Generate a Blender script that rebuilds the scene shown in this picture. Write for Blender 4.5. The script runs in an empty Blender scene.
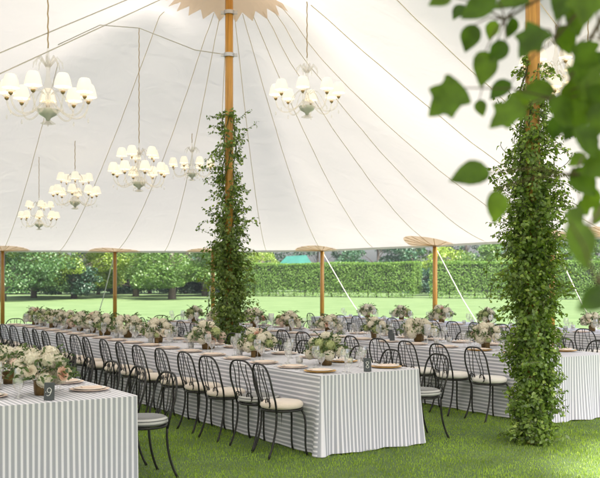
import bpy, math, random
import numpy as np
from mathutils import Vector, Matrix, noise as mnoise
from mathutils.geometry import delaunay_2d_cdt
random.seed(7); rng = np.random.default_rng(7)
sc = bpy.context.scene
COL = sc.collection
PI = math.pi
EYE, F, CX, HY = 1.66, 900.0, 300.0, 280.0

def P(px, py, d):
    return Vector(((px-CX)/F*d, d, EYE+(HY-py)/F*d))

# ------------------------------------------------------------------ materials
def new_mat(name):
    m = bpy.data.materials.new(name); m.use_nodes = True
    nt = m.node_tree; nt.nodes.clear()
    out = nt.nodes.new('ShaderNodeOutputMaterial')
    return m, nt, out

def nd(nt, typ, **kw):
    n = nt.nodes.new(typ)
    for k, v in kw.items():
        setattr(n, k, v)
    return n

def principled(name, col, rough=0.6, metal=0.0, noise=None, bump=None, alpha=1.0, spec=0.5, sheen=0.0, coat=0.0):
    """plain surface whose colour wanders a little; noise=(scale, amount, colour2); bump=(scale, strength)"""
    m, nt, out = new_mat(name)
    b = nd(nt, 'ShaderNodeBsdfPrincipled')
    b.inputs['Base Color'].default_value = (*col, 1)
    b.inputs['Roughness'].default_value = rough
    b.inputs['Metallic'].default_value = metal
    b.inputs['Alpha'].default_value = alpha
    b.inputs['Specular IOR Level'].default_value = spec
    b.inputs['Sheen Weight'].default_value = sheen
    b.inputs['Coat Weight'].default_value = coat
    tc = nd(nt, 'ShaderNodeTexCoord')
    if noise:
        n = nd(nt, 'ShaderNodeTexNoise'); n.inputs['Scale'].default_value = noise[0]; n.inputs['Detail'].default_value = 5
        nt.links.new(tc.outputs['Object'], n.inputs['Vector'])
        r = nd(nt, 'ShaderNodeValToRGB')
        r.color_ramp.elements[0].position = 0.5-noise[1]; r.color_ramp.elements[1].position = 0.5+noise[1]
        r.color_ramp.elements[0].color = (*col, 1); r.color_ramp.elements[1].color = (*noise[2], 1)
        nt.links.new(n.outputs['Fac'], r.inputs['Fac'])
        nt.links.new(r.outputs['Color'], b.inputs['Base Color'])
    if bump:
        n2 = nd(nt, 'ShaderNodeTexNoise'); n2.inputs['Scale'].default_value = bump[0]; n2.inputs['Detail'].default_value = 4
        nt.links.new(tc.outputs['Object'], n2.inputs['Vector'])
        bp = nd(nt, 'ShaderNodeBump'); bp.inputs['Strength'].default_value = bump[1]; bp.inputs['Distance'].default_value = 0.01
        nt.links.new(n2.outputs['Fac'], bp.inputs['Height']); nt.links.new(bp.outputs['Normal'], b.inputs['Normal'])
    nt.links.new(b.outputs['BSDF'], out.inputs['Surface'])
    return m

def leafmat(name, c0, c1, c2=None, trans=0.35, gloss=0.08, rough=0.45, tint=(1.5, 1.5, 0.6)):
    """foliage: every leaf (mesh island) takes its own colour between c0 and c1; light passes through"""
    m, nt, out = new_mat(name)
    g = nd(nt, 'ShaderNodeNewGeometry')
    r = nd(nt, 'ShaderNodeValToRGB')
    r.color_ramp.elements[0].color = (*c0, 1); r.color_ramp.elements[1].color = (*c1, 1)
    if c2:
        e = r.color_ramp.elements.new(0.9); e.color = (*c1, 1); r.color_ramp.elements[2].color = (*c2, 1)
    nt.links.new(g.outputs['Random Per Island'], r.inputs['Fac'])
    d = nd(nt, 'ShaderNodeBsdfDiffuse'); t = nd(nt, 'ShaderNodeBsdfTranslucent'); gl = nd(nt, 'ShaderNodeBsdfGlossy')
    gl.inputs['Roughness'].default_value = rough
    gl.inputs['Color'].default_value = (0.9, 0.95, 0.9, 1)
    nt.links.new(r.outputs['Color'], d.inputs['Color'])
    mx0 = nd(nt, 'ShaderNodeMix', data_type='RGBA', blend_type='MULTIPLY'); mx0.inputs[0].default_value = 1.0
    mx0.inputs[7].default_value = (*tint, 1)
    nt.links.new(r.outputs['Color'], mx0.inputs[6]); nt.links.new(mx0.outputs[2], t.inputs['Color'])
    m1 = nd(nt, 'ShaderNodeMixShader'); m1.inputs[0].default_value = trans
    nt.links.new(d.outputs[0], m1.inputs[1]); nt.links.new(t.outputs[0], m1.inputs[2])
    m2 = nd(nt, 'ShaderNodeMixShader'); m2.inputs[0].default_value = gloss
    nt.links.new(m1.outputs[0], m2.inputs[1]); nt.links.new(gl.outputs[0], m2.inputs[2])
    nt.links.new(m2.outputs[0], out.inputs['Surface'])
    return m

def patchy(m, scale, lo, hi):
    nt = m.node_tree; tc = nd(nt, 'ShaderNodeTexCoord')
    n = nd(nt, 'ShaderNodeTexNoise'); n.inputs['Scale'].default_value = scale; n.inputs['Detail'].default_value = 5
    nt.links.new(tc.outputs['Object'], n.inputs['Vector'])
    mr = nd(nt, 'ShaderNodeMapRange'); mr.inputs['From Min'].default_value = 0.35; mr.inputs['From Max'].default_value = 0.65
    mr.inputs['To Min'].default_value = lo; mr.inputs['To Max'].default_value = hi
    nt.links.new(n.outputs['Fac'], mr.inputs['Value'])
    for r in [x for x in nt.nodes if x.type == 'VALTORGB']:
        mx = nd(nt, 'ShaderNodeMix', data_type='RGBA', blend_type='MULTIPLY'); mx.inputs[0].default_value = 1.0
        nt.links.new(mr.outputs[0], mx.inputs[7])
        tg = [l.to_socket for l in r.outputs[0].links]
        nt.links.new(r.outputs[0], mx.inputs[6])
        for q in tg: nt.links.new(mx.outputs[2], q)

def clothmat(name, ca, cb, period, axis=0, uv=True, wob=0.0):
    """woven cloth with stripes across UV u (metres)"""
    m, nt, out = new_mat(name)
    tc = nd(nt, 'ShaderNodeTexCoord')
    sep = nd(nt, 'ShaderNodeSeparateXYZ')
    nt.links.new(tc.outputs['UV' if uv else 'Object'], sep.inputs[0])
    mul = nd(nt, 'ShaderNodeMath', operation='MULTIPLY'); mul.inputs[1].default_value = 2*PI/period
    nt.links.new(sep.outputs[axis], mul.inputs[0])
    sn = nd(nt, 'ShaderNodeMath', operation='SINE'); nt.links.new(mul.outputs[0], sn.inputs[0])
    r = nd(nt, 'ShaderNodeMapRange'); r.inputs['From Min'].default_value = -0.55; r.inputs['From Max'].default_value = 0.0
    nt.links.new(sn.outputs[0], r.inputs['Value'])
    mx = nd(nt, 'ShaderNodeMix', data_type='RGBA'); mx.inputs[6].default_value = (*ca, 1); mx.inputs[7].default_value = (*cb, 1)
    nt.links.new(r.outputs[0], mx.inputs[0])
    b = nd(nt, 'ShaderNodeBsdfPrincipled'); b.inputs['Roughness'].default_value = 0.85; b.inputs['Sheen Weight'].default_value = 0.2
    nt.links.new(mx.outputs[2], b.inputs['Base Color'])
    n2 = nd(nt, 'ShaderNodeTexNoise'); n2.inputs['Scale'].default_value = 14; n2.inputs['Detail'].default_value = 6
    nt.links.new(tc.outputs['Object'], n2.inputs['Vector'])
    bp = nd(nt, 'ShaderNodeBump'); bp.inputs['Strength'].default_value = 0.35; bp.inputs['Distance'].default_value = 0.012
    nt.links.new(n2.outputs['Fac'], bp.inputs['Height']); nt.links.new(bp.outputs['Normal'], b.inputs['Normal'])
    nt.links.new(b.outputs[0], out.inputs['Surface'])
    return m

def fabricmat(name, cd, ct, mixv):
    m, nt, out = new_mat(name)
    tc = nd(nt, 'ShaderNodeTexCoord')
    n = nd(nt, 'ShaderNodeTexNoise'); n.inputs['Scale'].default_value = 0.7; n.inputs['Detail'].default_value = 3
    nt.links.new(tc.outputs['Object'], n.inputs['Vector'])
    mr = nd(nt, 'ShaderNodeMapRange'); mr.inputs['To Min'].default_value = 0.95; mr.inputs['To Max'].default_value = 1.0
    nt.links.new(n.outputs['Fac'], mr.inputs['Value'])
    d = nd(nt, 'ShaderNodeBsdfDiffuse'); d.inputs['Color'].default_value = (*cd, 1)
    t = nd(nt, 'ShaderNodeBsdfTranslucent')
    mx = nd(nt, 'ShaderNodeMix', data_type='RGBA', blend_type='MULTIPLY'); mx.inputs[0].default_value = 1.0
    mx.inputs[6].default_value = (*ct, 1)
    nt.links.new(mr.outputs[0], mx.inputs[7]); nt.links.new(mx.outputs[2], t.inputs['Color'])
    wv = nd(nt, 'ShaderNodeTexNoise'); wv.inputs['Scale'].default_value = 2.2; wv.inputs['Detail'].default_value = 7; wv.inputs['Distortion'].default_value = 0.6
    nt.links.new(tc.outputs['Object'], wv.inputs['Vector'])
    bp = nd(nt, 'ShaderNodeBump'); bp.inputs['Strength'].default_value = 0.35; bp.inputs['Distance'].default_value = 0.05
    nt.links.new(wv.outputs['Fac'], bp.inputs['Height']); nt.links.new(bp.outputs[0], d.inputs['Normal']); nt.links.new(bp.outputs[0], t.inputs['Normal'])
    m1 = nd(nt, 'ShaderNodeMixShader'); m1.inputs[0].default_value = mixv
    nt.links.new(d.outputs[0], m1.inputs[1]); nt.links.new(t.outputs[0], m1.inputs[2])
    nt.links.new(m1.outputs[0], out.inputs['Surface'])
    return m

def glassmat(name, tint=(1, 1, 1), amount=0.22, white=0.05, soft=False):
    """thin clear glass: mostly lets light through, reflects at grazing angles"""
    m, nt, out = new_mat(name)
    tr = nd(nt, 'ShaderNodeBsdfTransparent'); tr.inputs['Color'].default_value = (*tint, 1)
    gl = nd(nt, 'ShaderNodeBsdfGlossy'); gl.inputs['Roughness'].default_value = 0.04
    df = nd(nt, 'ShaderNodeBsdfDiffuse'); df.inputs['Color'].default_value = (0.9, 0.9, 0.9, 1)
    lw = nd(nt, 'ShaderNodeLayerWeight'); lw.inputs['Blend'].default_value = 0.35
    ml = nd(nt, 'ShaderNodeMath', operation='MULTIPLY_ADD'); ml.inputs[1].default_value = 0.3 if soft else 0.75; ml.inputs[2].default_value = amount*0.35
    nt.links.new(lw.outputs['Facing'], ml.inputs[0])
    m0 = nd(nt, 'ShaderNodeMixShader'); m0.inputs[0].default_value = white
    body = df
    if soft:
        tl = nd(nt, 'ShaderNodeBsdfTranslucent'); tl.inputs['Color'].default_value = (0.95, 0.92, 0.88, 1)
        body = nd(nt, 'ShaderNodeMixShader'); body.inputs[0].default_value = 0.6
        nt.links.new(df.outputs[0], body.inputs[1]); nt.links.new(tl.outputs[0], body.inputs[2])
    nt.links.new(tr.outputs[0], m0.inputs[1]); nt.links.new(body.outputs[0], m0.inputs[2])
    m1 = nd(nt, 'ShaderNodeMixShader')
    nt.links.new(ml.outputs[0], m1.inputs[0]); nt.links.new(m0.outputs[0], m1.inputs[1]); nt.links.new(gl.outputs[0], m1.inputs[2])
    nt.links.new(m1.outputs[0], out.inputs['Surface'])
    return m

M = {}
M['iron'] = principled('black wrought iron', (0.012, 0.012, 0.013), 0.42, 0.3, noise=(30, 0.2, (0.03, 0.028, 0.027)))
M['cushion_beige'] = principled('beige cushion cotton', (0.62, 0.54, 0.46), 0.9, noise=(9, 0.25, (0.7, 0.62, 0.54)), bump=(60, 0.25), sheen=0.3)
M['cushion_white'] = principled('ivory cushion cotton', (0.72, 0.69, 0.65), 0.9, noise=(9, 0.25, (0.78, 0.75, 0.72)), bump=(60, 0.25), sheen=0.3)
M['cushion_grey'] = principled('grey cushion cotton', (0.13, 0.135, 0.135), 0.9, noise=(9, 0.25, (0.16, 0.165, 0.165)), bump=(60, 0.25), sheen=0.3)
M['cushion_band'] = principled('white cushion band', (0.5, 0.5, 0.49), 0.9, bump=(80, 0.2))
M['cloth'] = clothmat('grey and white striped linen', (0.79, 0.775, 0.84), (0.385, 0.395, 0.455), 0.0425)
M['fabric'] = fabricmat('sailcloth', (0.80, 0.79, 0.775), (0.405, 0.385, 0.366), 0.5)
M['patch'] = fabricmat('tan reinforcement cloth', (0.78, 0.60, 0.44), (1.0, 0.84, 0.66), 0.6)
M['hem'] = fabricmat('canvas hem', (0.62, 0.58, 0.52), (0.6, 0.55, 0.5), 0.4)
M['seam'] = principled('tan seam rope', (0.68, 0.57, 0.42), 0.8, noise=(40, 0.2, (0.76, 0.65, 0.5)))
M['wire'] = principled('grey suspension wire', (0.48, 0.45, 0.40), 0.5, 0.1)
M['guy'] = principled('white guy rope', (0.78, 0.77, 0.72), 0.8, noise=(60, 0.2, (0.65, 0.64, 0.6)))
def woodmat(c0=(0.36, 0.165, 0.022, 1), c1=(0.60, 0.31, 0.055, 1)):
    m, nt, out = new_mat('varnished pine')
    tc = nd(nt, 'ShaderNodeTexCoord'); mp = nd(nt, 'ShaderNodeMapping'); mp.inputs['Scale'].default_value = (22, 22, 1.1)
    nt.links.new(tc.outputs['Object'], mp.inputs[0])
    n = nd(nt, 'ShaderNodeTexNoise'); n.inputs['Scale'].default_value = 1.6; n.inputs['Detail'].default_value = 6
    nt.links.new(mp.outputs[0], n.inputs['Vector'])
    r = nd(nt, 'ShaderNodeValToRGB'); r.color_ramp.elements[0].position = 0.35; r.color_ramp.elements[1].position = 0.68
    r.color_ramp.elements[0].color = c0; r.color_ramp.elements[1].color = c1
    nt.links.new(n.outputs['Fac'], r.inputs['Fac'])
    b = nd(nt, 'ShaderNodeBsdfPrincipled'); b.inputs['Roughness'].default_value = 0.35
    nt.links.new(r.outputs[0], b.inputs['Base Color']); nt.links.new(b.outputs[0], out.inputs['Surface'])
    return m
M['wood'] = woodmat(); M['wood_dull'] = woodmat((0.34, 0.17, 0.03, 1), (0.54, 0.29, 0.06, 1))
M['metal'] = principled('galvanised steel', (0.45, 0.45, 0.45), 0.4, 0.8)
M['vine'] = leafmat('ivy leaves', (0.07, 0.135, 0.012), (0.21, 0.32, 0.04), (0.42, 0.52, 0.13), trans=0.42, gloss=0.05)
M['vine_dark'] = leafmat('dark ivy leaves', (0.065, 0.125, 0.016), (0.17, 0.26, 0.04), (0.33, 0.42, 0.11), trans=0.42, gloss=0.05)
M['near_leaf'] = leafmat('broad tree leaves', (0.04, 0.09, 0.008), (0.115, 0.195, 0.016), trans=0.5, gloss=0.02)
M['twig'] = principled('brown twig', (0.09, 0.06, 0.03), 0.85)
M['vine_stem'] = principled('green vine stem', (0.075, 0.085, 0.03), 0.8)
M['bark'] = principled('grey brown bark', (0.08, 0.068, 0.055), 0.95, noise=(6, 0.2, (0.13, 0.11, 0.09)), bump=(14, 0.8))
M['hedge'] = leafmat('hornbeam hedge leaves', (0.09, 0.18, 0.035), (0.145, 0.255, 0.05), (0.215, 0.33, 0.08), trans=0.4, gloss=0.02)
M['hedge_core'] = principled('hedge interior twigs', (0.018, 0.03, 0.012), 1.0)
M['treeA'] = leafmat('blue green leaves', (0.05, 0.115, 0.042), (0.095, 0.185, 0.065), (0.145, 0.245, 0.08), trans=0.35, gloss=0.04)
M['treeB'] = leafmat('yellow green leaves', (0.17, 0.26, 0.04), (0.26, 0.36, 0.055), (0.34, 0.43, 0.08), trans=0.4, gloss=0.04)
M['treeC'] = leafmat('mid green leaves', (0.065, 0.135, 0.032), (0.115, 0.205, 0.046), (0.175, 0.265, 0.062), trans=0.35, gloss=0.04)
M['treeD'] = leafmat('dark wood leaves', (0.03, 0.08, 0.05), (0.08, 0.165, 0.09), trans=0.25, gloss=0.03)
M['shrub'] = leafmat('dark shrub leaves', (0.022, 0.06, 0.04), (0.05, 0.115, 0.07), trans=0.2, gloss=0.05)
M['teal'] = principled('teal tarpaulin', (0.008, 0.075, 0.058), 0.7, noise=(1.5, 0.2, (0.012, 0.11, 0.085)), bump=(2.0, 1.0))
M['vase'] = principled('antique brass vase', (0.23, 0.14, 0.045), 0.4, 0.6, noise=(25, 0.2, (0.12, 0.075, 0.03)))
M['hyd_white'] = leafmat('ivory hydrangea petals', (0.82, 0.77, 0.65), (0.90, 0.86, 0.76), trans=0.3, gloss=0.02, tint=(1.0, 1.0, 0.97))
M['hyd_green'] = leafmat('lime hydrangea petals', (0.45, 0.52, 0.22), (0.68, 0.72, 0.42), trans=0.3, gloss=0.02, tint=(1.0, 1.0, 0.97))
M['hyd_blush'] = leafmat('blush hydrangea petals', (0.80, 0.62, 0.54), (0.90, 0.78, 0.70), trans=0.4, gloss=0.02, tint=(1.0, 1.0, 0.97))
M['rose_peach'] = leafmat('peach rose petals', (0.76, 0.47, 0.36), (0.88, 0.64, 0.52), trans=0.3, gloss=0.02, tint=(1.0, 1.0, 0.97))
M['rose_cream'] = leafmat('cream rose petals', (0.80, 0.71, 0.58), (0.90, 0.83, 0.71), trans=0.3, gloss=0.02, tint=(1.0, 1.0, 0.97))
M['flower_leaf'] = leafmat('bouquet leaves', (0.03, 0.07, 0.015), (0.10, 0.16, 0.04), (0.20, 0.24, 0.08), trans=0.3, gloss=0.06)
M['glass'] = glassmat('clear glass', (1, 1, 1), 0.3, 0.10)
M['crystal'] = glassmat('chandelier crystal', (1.0, 0.99, 0.975), 0.03, 0.22, True)
M['china'] = principled('white china', (0.80, 0.79, 0.77), 0.25, coat=0.3)
M['gold'] = principled('gold charger', (0.68, 0.40, 0.10), 0.4, 0.3, noise=(20, 0.2, (0.56, 0.31, 0.07)))
M['napkin'] = principled('blush napkin', (0.72, 0.58, 0.50), 0.9, noise=(12, 0.2, (0.78, 0.66, 0.58)), bump=(40, 0.3))
M['paper'] = principled('cream menu paper', (0.80, 0.77, 0.72), 0.85)
M['slate'] = principled('charcoal slate card', (0.045, 0.055, 0.062), 0.6, noise=(40, 0.2, (0.06, 0.068, 0.075)))
M['chalk'] = principled('white chalk', (0.82, 0.82, 0.80), 0.9)
M['wax'] = principled('white candle wax', (0.85, 0.80, 0.70), 0.5)
M['bronze'] = principled('brass fitting', (0.36, 0.27, 0.14), 0.35, 0.7)
M['greenbowl'] = principled('grey green glass bowl', (0.52, 0.54, 0.49), 0.15, 0.0, coat=0.5)
def shademat():
    m, nt, out = new_mat('lit pleated lampshade')
    d = nd(nt, 'ShaderNodeBsdfDiffuse'); d.inputs['Color'].default_value = (0.78, 0.74, 0.68, 1)
    e = nd(nt, 'ShaderNodeEmission'); e.inputs['Color'].default_value = (1.0, 0.86, 0.66, 1); e.inputs['Strength'].default_value = 0.17
    a = nd(nt, 'ShaderNodeAddShader')
    nt.links.new(d.outputs[0], a.inputs[0]); nt.links.new(e.outputs[0], a.inputs[1]); nt.links.new(a.outputs[0], out.inputs['Surface'])
    return m, e
M['shade'], SHADE_E = shademat()
def bulbmat():
    m, nt, out = new_mat('lit bulb')
    e = nd(nt, 'ShaderNodeEmission'); e.inputs['Color'].default_value = (1.0, 0.72, 0.38, 1); e.inputs['Strength'].default_value = 8.0
    nt.links.new(e.outputs[0], out.inputs['Surface']); return m
M['bulb'] = bulbmat()
def lawnmat():
    m, nt, out = new_mat('lawn')
    tc = nd(nt, 'ShaderNodeTexCoord')
    n = nd(nt, 'ShaderNodeTexNoise'); n.inputs['Scale'].default_value = 0.5; n.inputs['Detail'].default_value = 8
    n3 = nd(nt, 'ShaderNodeTexNoise'); n3.inputs['Scale'].default_value = 55; n3.inputs['Detail'].default_value = 5
    for q in (n, n3): nt.links.new(tc.outputs['Object'], q.inputs['Vector'])
    ad = nd(nt, 'ShaderNodeMath', operation='MULTIPLY_ADD'); ad.inputs[1].default_value = 0.55
    nt.links.new(n3.outputs['Fac'], ad.inputs[0]); 
    sc_ = nd(nt, 'ShaderNodeMath', operation='MULTIPLY'); sc_.inputs[1].default_value = 0.5
    nt.links.new(n.outputs['Fac'], sc_.inputs[0]); nt.links.new(sc_.outputs[0], ad.inputs[2])
    r = nd(nt, 'ShaderNodeValToRGB'); r.color_ramp.elements[0].position = 0.36; r.color_ramp.elements[1].position = 0.68
    r.color_ramp.elements[0].color = (0.085, 0.14, 0.05, 1); r.color_ramp.elements[1].color = (0.16, 0.225, 0.098, 1)
    nt.links.new(ad.outputs[0], r.inputs['Fac'])
    b = nd(nt, 'ShaderNodeBsdfPrincipled'); b.inputs['Roughness'].default_value = 0.95; b.inputs['Specular IOR Level'].default_value = 0.15
    nt.links.new(r.outputs[0], b.inputs['Base Color'])
    bp = nd(nt, 'ShaderNodeBump'); bp.inputs['Strength'].default_value = 0.6; bp.inputs['Distance'].default_value = 0.03
    nt.links.new(n3.outputs['Fac'], bp.inputs['Height']); nt.links.new(bp.outputs[0], b.inputs['Normal'])
    nt.links.new(b.outputs[0], out.inputs['Surface']); return m
M['lawn'] = lawnmat()
M['blade'] = leafmat('grass blades', (0.165, 0.28, 0.026), (0.33, 0.47, 0.05), (0.42, 0.54, 0.10), trans=0.4, gloss=0.03)

patchy(M['blade'], 1.6, 0.72, 1.22); patchy(M['near_leaf'], 22.0, 0.72, 1.28)
# ------------------------------------------------------------------ mesh builder
class MB:
    def __init__(self): self.v = []; self.f = []; self.uv = []; self.mi = []
    def add(self, verts, faces, uvs=None, mi=0):
        o = len(self.v); self.v.extend([tuple(p) for p in verts])
        for k, fc in enumerate(faces):
            self.f.append([i+o for i in fc]); self.mi.append(mi)
            self.uv.append(uvs[k] if uvs else [(0, 0)]*len(fc))
    def box(self, c, s, rot=None, mi=0):
        hx, hy, hz = s[0]/2, s[1]/2, s[2]/2
        vs = [Vector((x*hx, y*hy, z*hz)) for x in (-1, 1) for y in (-1, 1) for z in (-1, 1)]
        if rot is not None: vs = [rot @ p for p in vs]
        vs = [p+Vector(c) for p in vs]
        self.add(vs, [(0, 1, 3, 2), (4, 6, 7, 5), (0, 4, 5, 1), (2, 3, 7, 6), (0, 2, 6, 4), (1, 5, 7, 3)], mi=mi)
    def tube(self, pts, r, n=6, closed=False, mi=0, cap=True):
        pts = [Vector(p) for p in pts]; m = len(pts)
        rs = r if isinstance(r, (list, tuple)) else [r]*m
        t0 = (pts[1]-pts[0]).normalized()
        up = Vector((0, 0, 1)) if abs(t0.z) < 0.9 else Vector((1, 0, 0))
        nrm = (up - t0*up.dot(t0)).normalized()
        vs = []
        for i in range(m):
            a = pts[i-1] if (i > 0 or closed) else pts[i]
            b = pts[(i+1) % m] if (i < m-1 or closed) else pts[i]
            t = (b-a).normalized()
            nrm = nrm - t*nrm.dot(t)
            nrm = nrm.normalized() if nrm.length > 1e-6 else t.orthogonal().normalized()
            bi = t.cross(nrm)
            for k in range(n):
                an = 2*PI*k/n
                vs.append(pts[i] + (nrm*math.cos(an)+bi*math.sin(an))*rs[i])
        fs = []
        for i in range(m if closed else m-1):
            j = (i+1) % m
            for k in range(n):
                k2 = (k+1) % n
                fs.append((i*n+k, i*n+k2, j*n+k2, j*n+k))
        if cap and not closed:
            fs.append(tuple(reversed(range(n)))); fs.append(tuple((m-1)*n+k for k in range(n)))
        self.add(vs, fs, mi=mi)
    def lathe(self, prof, n=16, c=(0, 0, 0), mi=0, pleat=0.0):
        vs = []; fs = []
        for (r, z) in prof:
            for k in range(n):
                a = 2*PI*k/n; rr = r*(1+(pleat if k % 2 else -pleat))
                vs.append((c[0]+rr*math.cos(a), c[1]+rr*math.sin(a), c[2]+z))
        for i in range(len(prof)-1):
            for k in range(n):
                k2 = (k+1) % n
                fs.append((i*n+k, i*n+k2, (i+1)*n+k2, (i+1)*n+k))
        self.add(vs, fs, mi=mi)
    def mesh(self, name, mats, smooth=False):
        me = bpy.data.meshes.new(name); me.from_pydata(self.v, [], self.f)
        if not isinstance(mats, (list, tuple)): mats = [mats]
        for m in mats: me.materials.append(m)
        if len(mats) > 1: me.polygons.foreach_set('material_index', self.mi)
        if any(any(q != (0, 0) for q in u) for u in self.uv[:50]):
            l = me.uv_layers.new(name='UVMap'); flat = []
            for u in self.uv:
                for q in u: flat.extend(q)
            l.data.foreach_set('uv', flat)
        if smooth: me.polygons.foreach_set('use_smooth', [True]*len(me.polygons))
        me.update(); return me

def link(name, me, parent=None, loc=(0, 0, 0), rot=(0, 0, 0), scale=None):
    o = bpy.data.objects.new(name, me); COL.objects.link(o)
    o.location = loc; o.rotation_euler = rot
    if scale is not None: o.scale = (scale,)*3 if isinstance(scale, (int, float)) else scale
    if parent is not None: o.parent = parent
    return o
def tag(o, label=None, cat=None, group=None, kind=None):
    if label: o['label'] = label
    if cat: o['category'] = cat
    if group: o['group'] = group
    if kind: o['kind'] = kind
    return o
def thing(name, label, cat, loc=(0, 0, 0), rz=0.0, group=None, scale=None):
    return tag(link(name, None, None, loc, (0, 0, rz), scale), label, cat, group)
def dup(o, loc, rz, label, scale=None):
    """copy a thing with its parts and their sub-parts"""
    r = o.copy(); COL.objects.link(r); r.location = loc; r.rotation_euler = (0, 0, rz); r['label'] = label
    if scale is not None: r.scale = (scale,)*3
    for ch in KIDS.get(o.name, []):
        c = ch.copy(); COL.objects.link(c); c.parent = r; KIDS.setdefault(r.name, []).append(c)
        for g in KIDS.get(ch.name, []):
            d = g.copy(); COL.objects.link(d); d.parent = c
    return r
KIDS = {}
def part(name, me, parent, **kw):
    o = link(name, me, parent, **kw); KIDS.setdefault(parent.name, []).append(o); return o

def leaf_mesh(name, pos, nrm, tan, size, mat, aspect=0.6, fold=0.25):
    """many pointed leaves (two triangles-pairs each) as one mesh; arrays of shape (n,3)"""
    n = len(pos)
    tan = tan - nrm*np.sum(tan*nrm, 1, keepdims=True)
    tan /= (np.linalg.norm(tan, axis=1, keepdims=True)+1e-9)
    bi = np.cross(nrm, tan)
    s = np.asarray(size).reshape(-1, 1)*np.ones((n, 1))
    a = pos - tan*s*0.5
    b = pos + tan*s*0.5
    l = pos + bi*s*aspect*0.5 - tan*s*0.08 + nrm*s*fold*0.5
    r = pos - bi*s*aspect*0.5 - tan*s*0.08 + nrm*s*fold*0.5
    v = np.stack([a, r, b, l], 1).reshape(-1, 3)
    idx = np.arange(n)*4
    f = np.stack([idx, idx+1, idx+2, idx, idx+2, idx+3], 1).reshape(-1)
    me = bpy.data.meshes.new(name)
    me.vertices.add(n*4); me.vertices.foreach_set('co', v.astype(np.float32).ravel())
    me.loops.add(n*6); me.loops.foreach_set('vertex_index', f.astype(np.int32))
    me.polygons.add(n*2); me.polygons.foreach_set('loop_start', (np.arange(n*2)*3).astype(np.int32))
    me.materials.append(mat); me.update(calc_edges=True); me.validate()
    return me
def rand_unit(n):
    q = rng.normal(size=(n, 3)); return q/np.linalg.norm(q, axis=1, keepdims=True)

# ------------------------------------------------------------------ layout axes of the tables
U = Vector((-0.542, 0.841)).normalized()      # along the tables, away from the camera
V = Vector((0.841, 0.542)).normalized()       # across the tables
A0 = Vector((0.19, 8.44))                     # front corner of the middle table
def T(off, t, z=0.0):
    p = A0 + V*off + U*t
    return Vector((p.x, p.y, z))
RU = math.atan2(U.y, U.x); RV = math.atan2(V.y, V.x)

# ------------------------------------------------------------------ setting: lawn
g = MB(); NX, NY = 40, 44
xs = [(-1+2*i/NX) for i in range(NX+1)]
for j in range(NY+1):
    y = -30 + 330*(j/NY)**1.6
    for xx in xs:
        x = 190*math.copysign(abs(xx)**1.5, xx)
        z = 0.0
        dist = max(0.0, y-30)
        if dist > 0: z = 0.12*math.sin(x*0.05+1)*min(1, dist/40)*0.6
        g.v.append((x, y, z-0.0))
for j in range(NY):
    for i in range(NX):
        a = j*(NX+1)+i; g.f.append([a, a+1, a+NX+2, a+NX+1]); g.uv.append([(0, 0)]*4); g.mi.append(0)
lawn = link('lawn', g.mesh('lawn', M['lawn'], True)); lawn['kind'] = 'structure'

# grass blades near the camera
nb = 165000
d = np.sqrt(rng.uniform(6.7**2, 14.5**2, nb)); px = rng.uniform(-12, 612, nb)
bx = (px-CX)/F*d; by = d
hh = rng.uniform(0.018, 0.042, nb)*(0.8+0.5*np.array([mnoise.noise((bx[i]*1.3, by[i]*1.3, 0)) for i in range(nb)]))
an = rng.uniform(0, 2*PI, nb); lean = rng.uniform(0.1, 0.9, nb)
w = rng.uniform(0.0016, 0.0028, nb)
dx, dy = np.cos(an), np.sin(an)
base = np.stack([bx, by, np.zeros(nb)-0.003], 1)
side = np.stack([-dy, dx, np.zeros(nb)], 1)*w[:, None]
ld = np.stack([dx, dy, np.zeros(nb)], 1)
up = np.array([0, 0, 1.0])
mid = base + up*(hh*0.6)[:, None] + ld*(hh*lean*0.25)[:, None]
tip = base + up*(hh*(1.05-0.3*lean))[:, None] + ld*(hh*lean*0.9)[:, None]
vv = np.stack([base-side, base+side, mid+side*0.8, mid-side*0.8, tip], 1).reshape(-1, 3)
ii = np.arange(nb)*5
ff = np.stack([ii, ii+1, ii+2, ii, ii+2, ii+3, ii+3, ii+2, ii+4], 1).reshape(-1)
me = bpy.data.meshes.new('grass'); me.vertices.add(nb*5); me.vertices.foreach_set('co', vv.astype(np.float32).ravel())
me.loops.add(nb*9); me.loops.foreach_set('vertex_index', ff.astype(np.int32))
me.polygons.add(nb*3); me.polygons.foreach_set('loop_start', (np.arange(nb*3)*3).astype(np.int32))
me.materials.append(M['blade']); me.update(calc_edges=True); me.validate()
tag(link('grass', me), 'short mown green grass around the tables and poles', 'grass', kind='stuff')

# ------------------------------------------------------------------ tent
EAVE = 2.46
C = Vector((-1.15, 14.6)); R = Vector((2.37, 9.17)); Eo = Vector((5.89, 3.74)); Fp = Vector((-5.5, 10.0))
PK = 6.9
poly = [(-8.0, 24.2), (-5.1, 24.8), (-2.4, 24.8), (0.59, 24.0), (3.09, 20.6), (4.9, 17.5), (5.8, 16.2), (6.9, 13), (5.3, 8.5), (3.2, 6.2),  # out-of-view right eave pulled inward so sun reaches grass by the front pole
        (2.9, 1.5), (0, -3), (-6, -1), (-10, 4), (-12.5, 9), (-12.5, 15), (-11, 20.5)]
poly = [Vector(p) for p in poly]
def midp(i): return (poly[i]+poly[(i+1) % len(poly)])/2
S1 = Vector((-4.43, 16.5)); sp = lambda k: C+(S1-C)*k
rd = lambda k: C+(R-C)*k
ropes = []   # start, z0, end, exponent, visible rope?
for e in (poly[1], midp(1), poly[2], midp(2), poly[3], midp(3), poly[4], midp(4), poly[5]):
    ropes.append((C, PK, e, 1.53 if e.x < 0.2 else 1.36, True))
ropes.append((sp(0.35), 6.4, midp(0), 1.3, True))
ropes.append((sp(1.0), 5.7, poly[0], 1.3, True))
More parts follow.
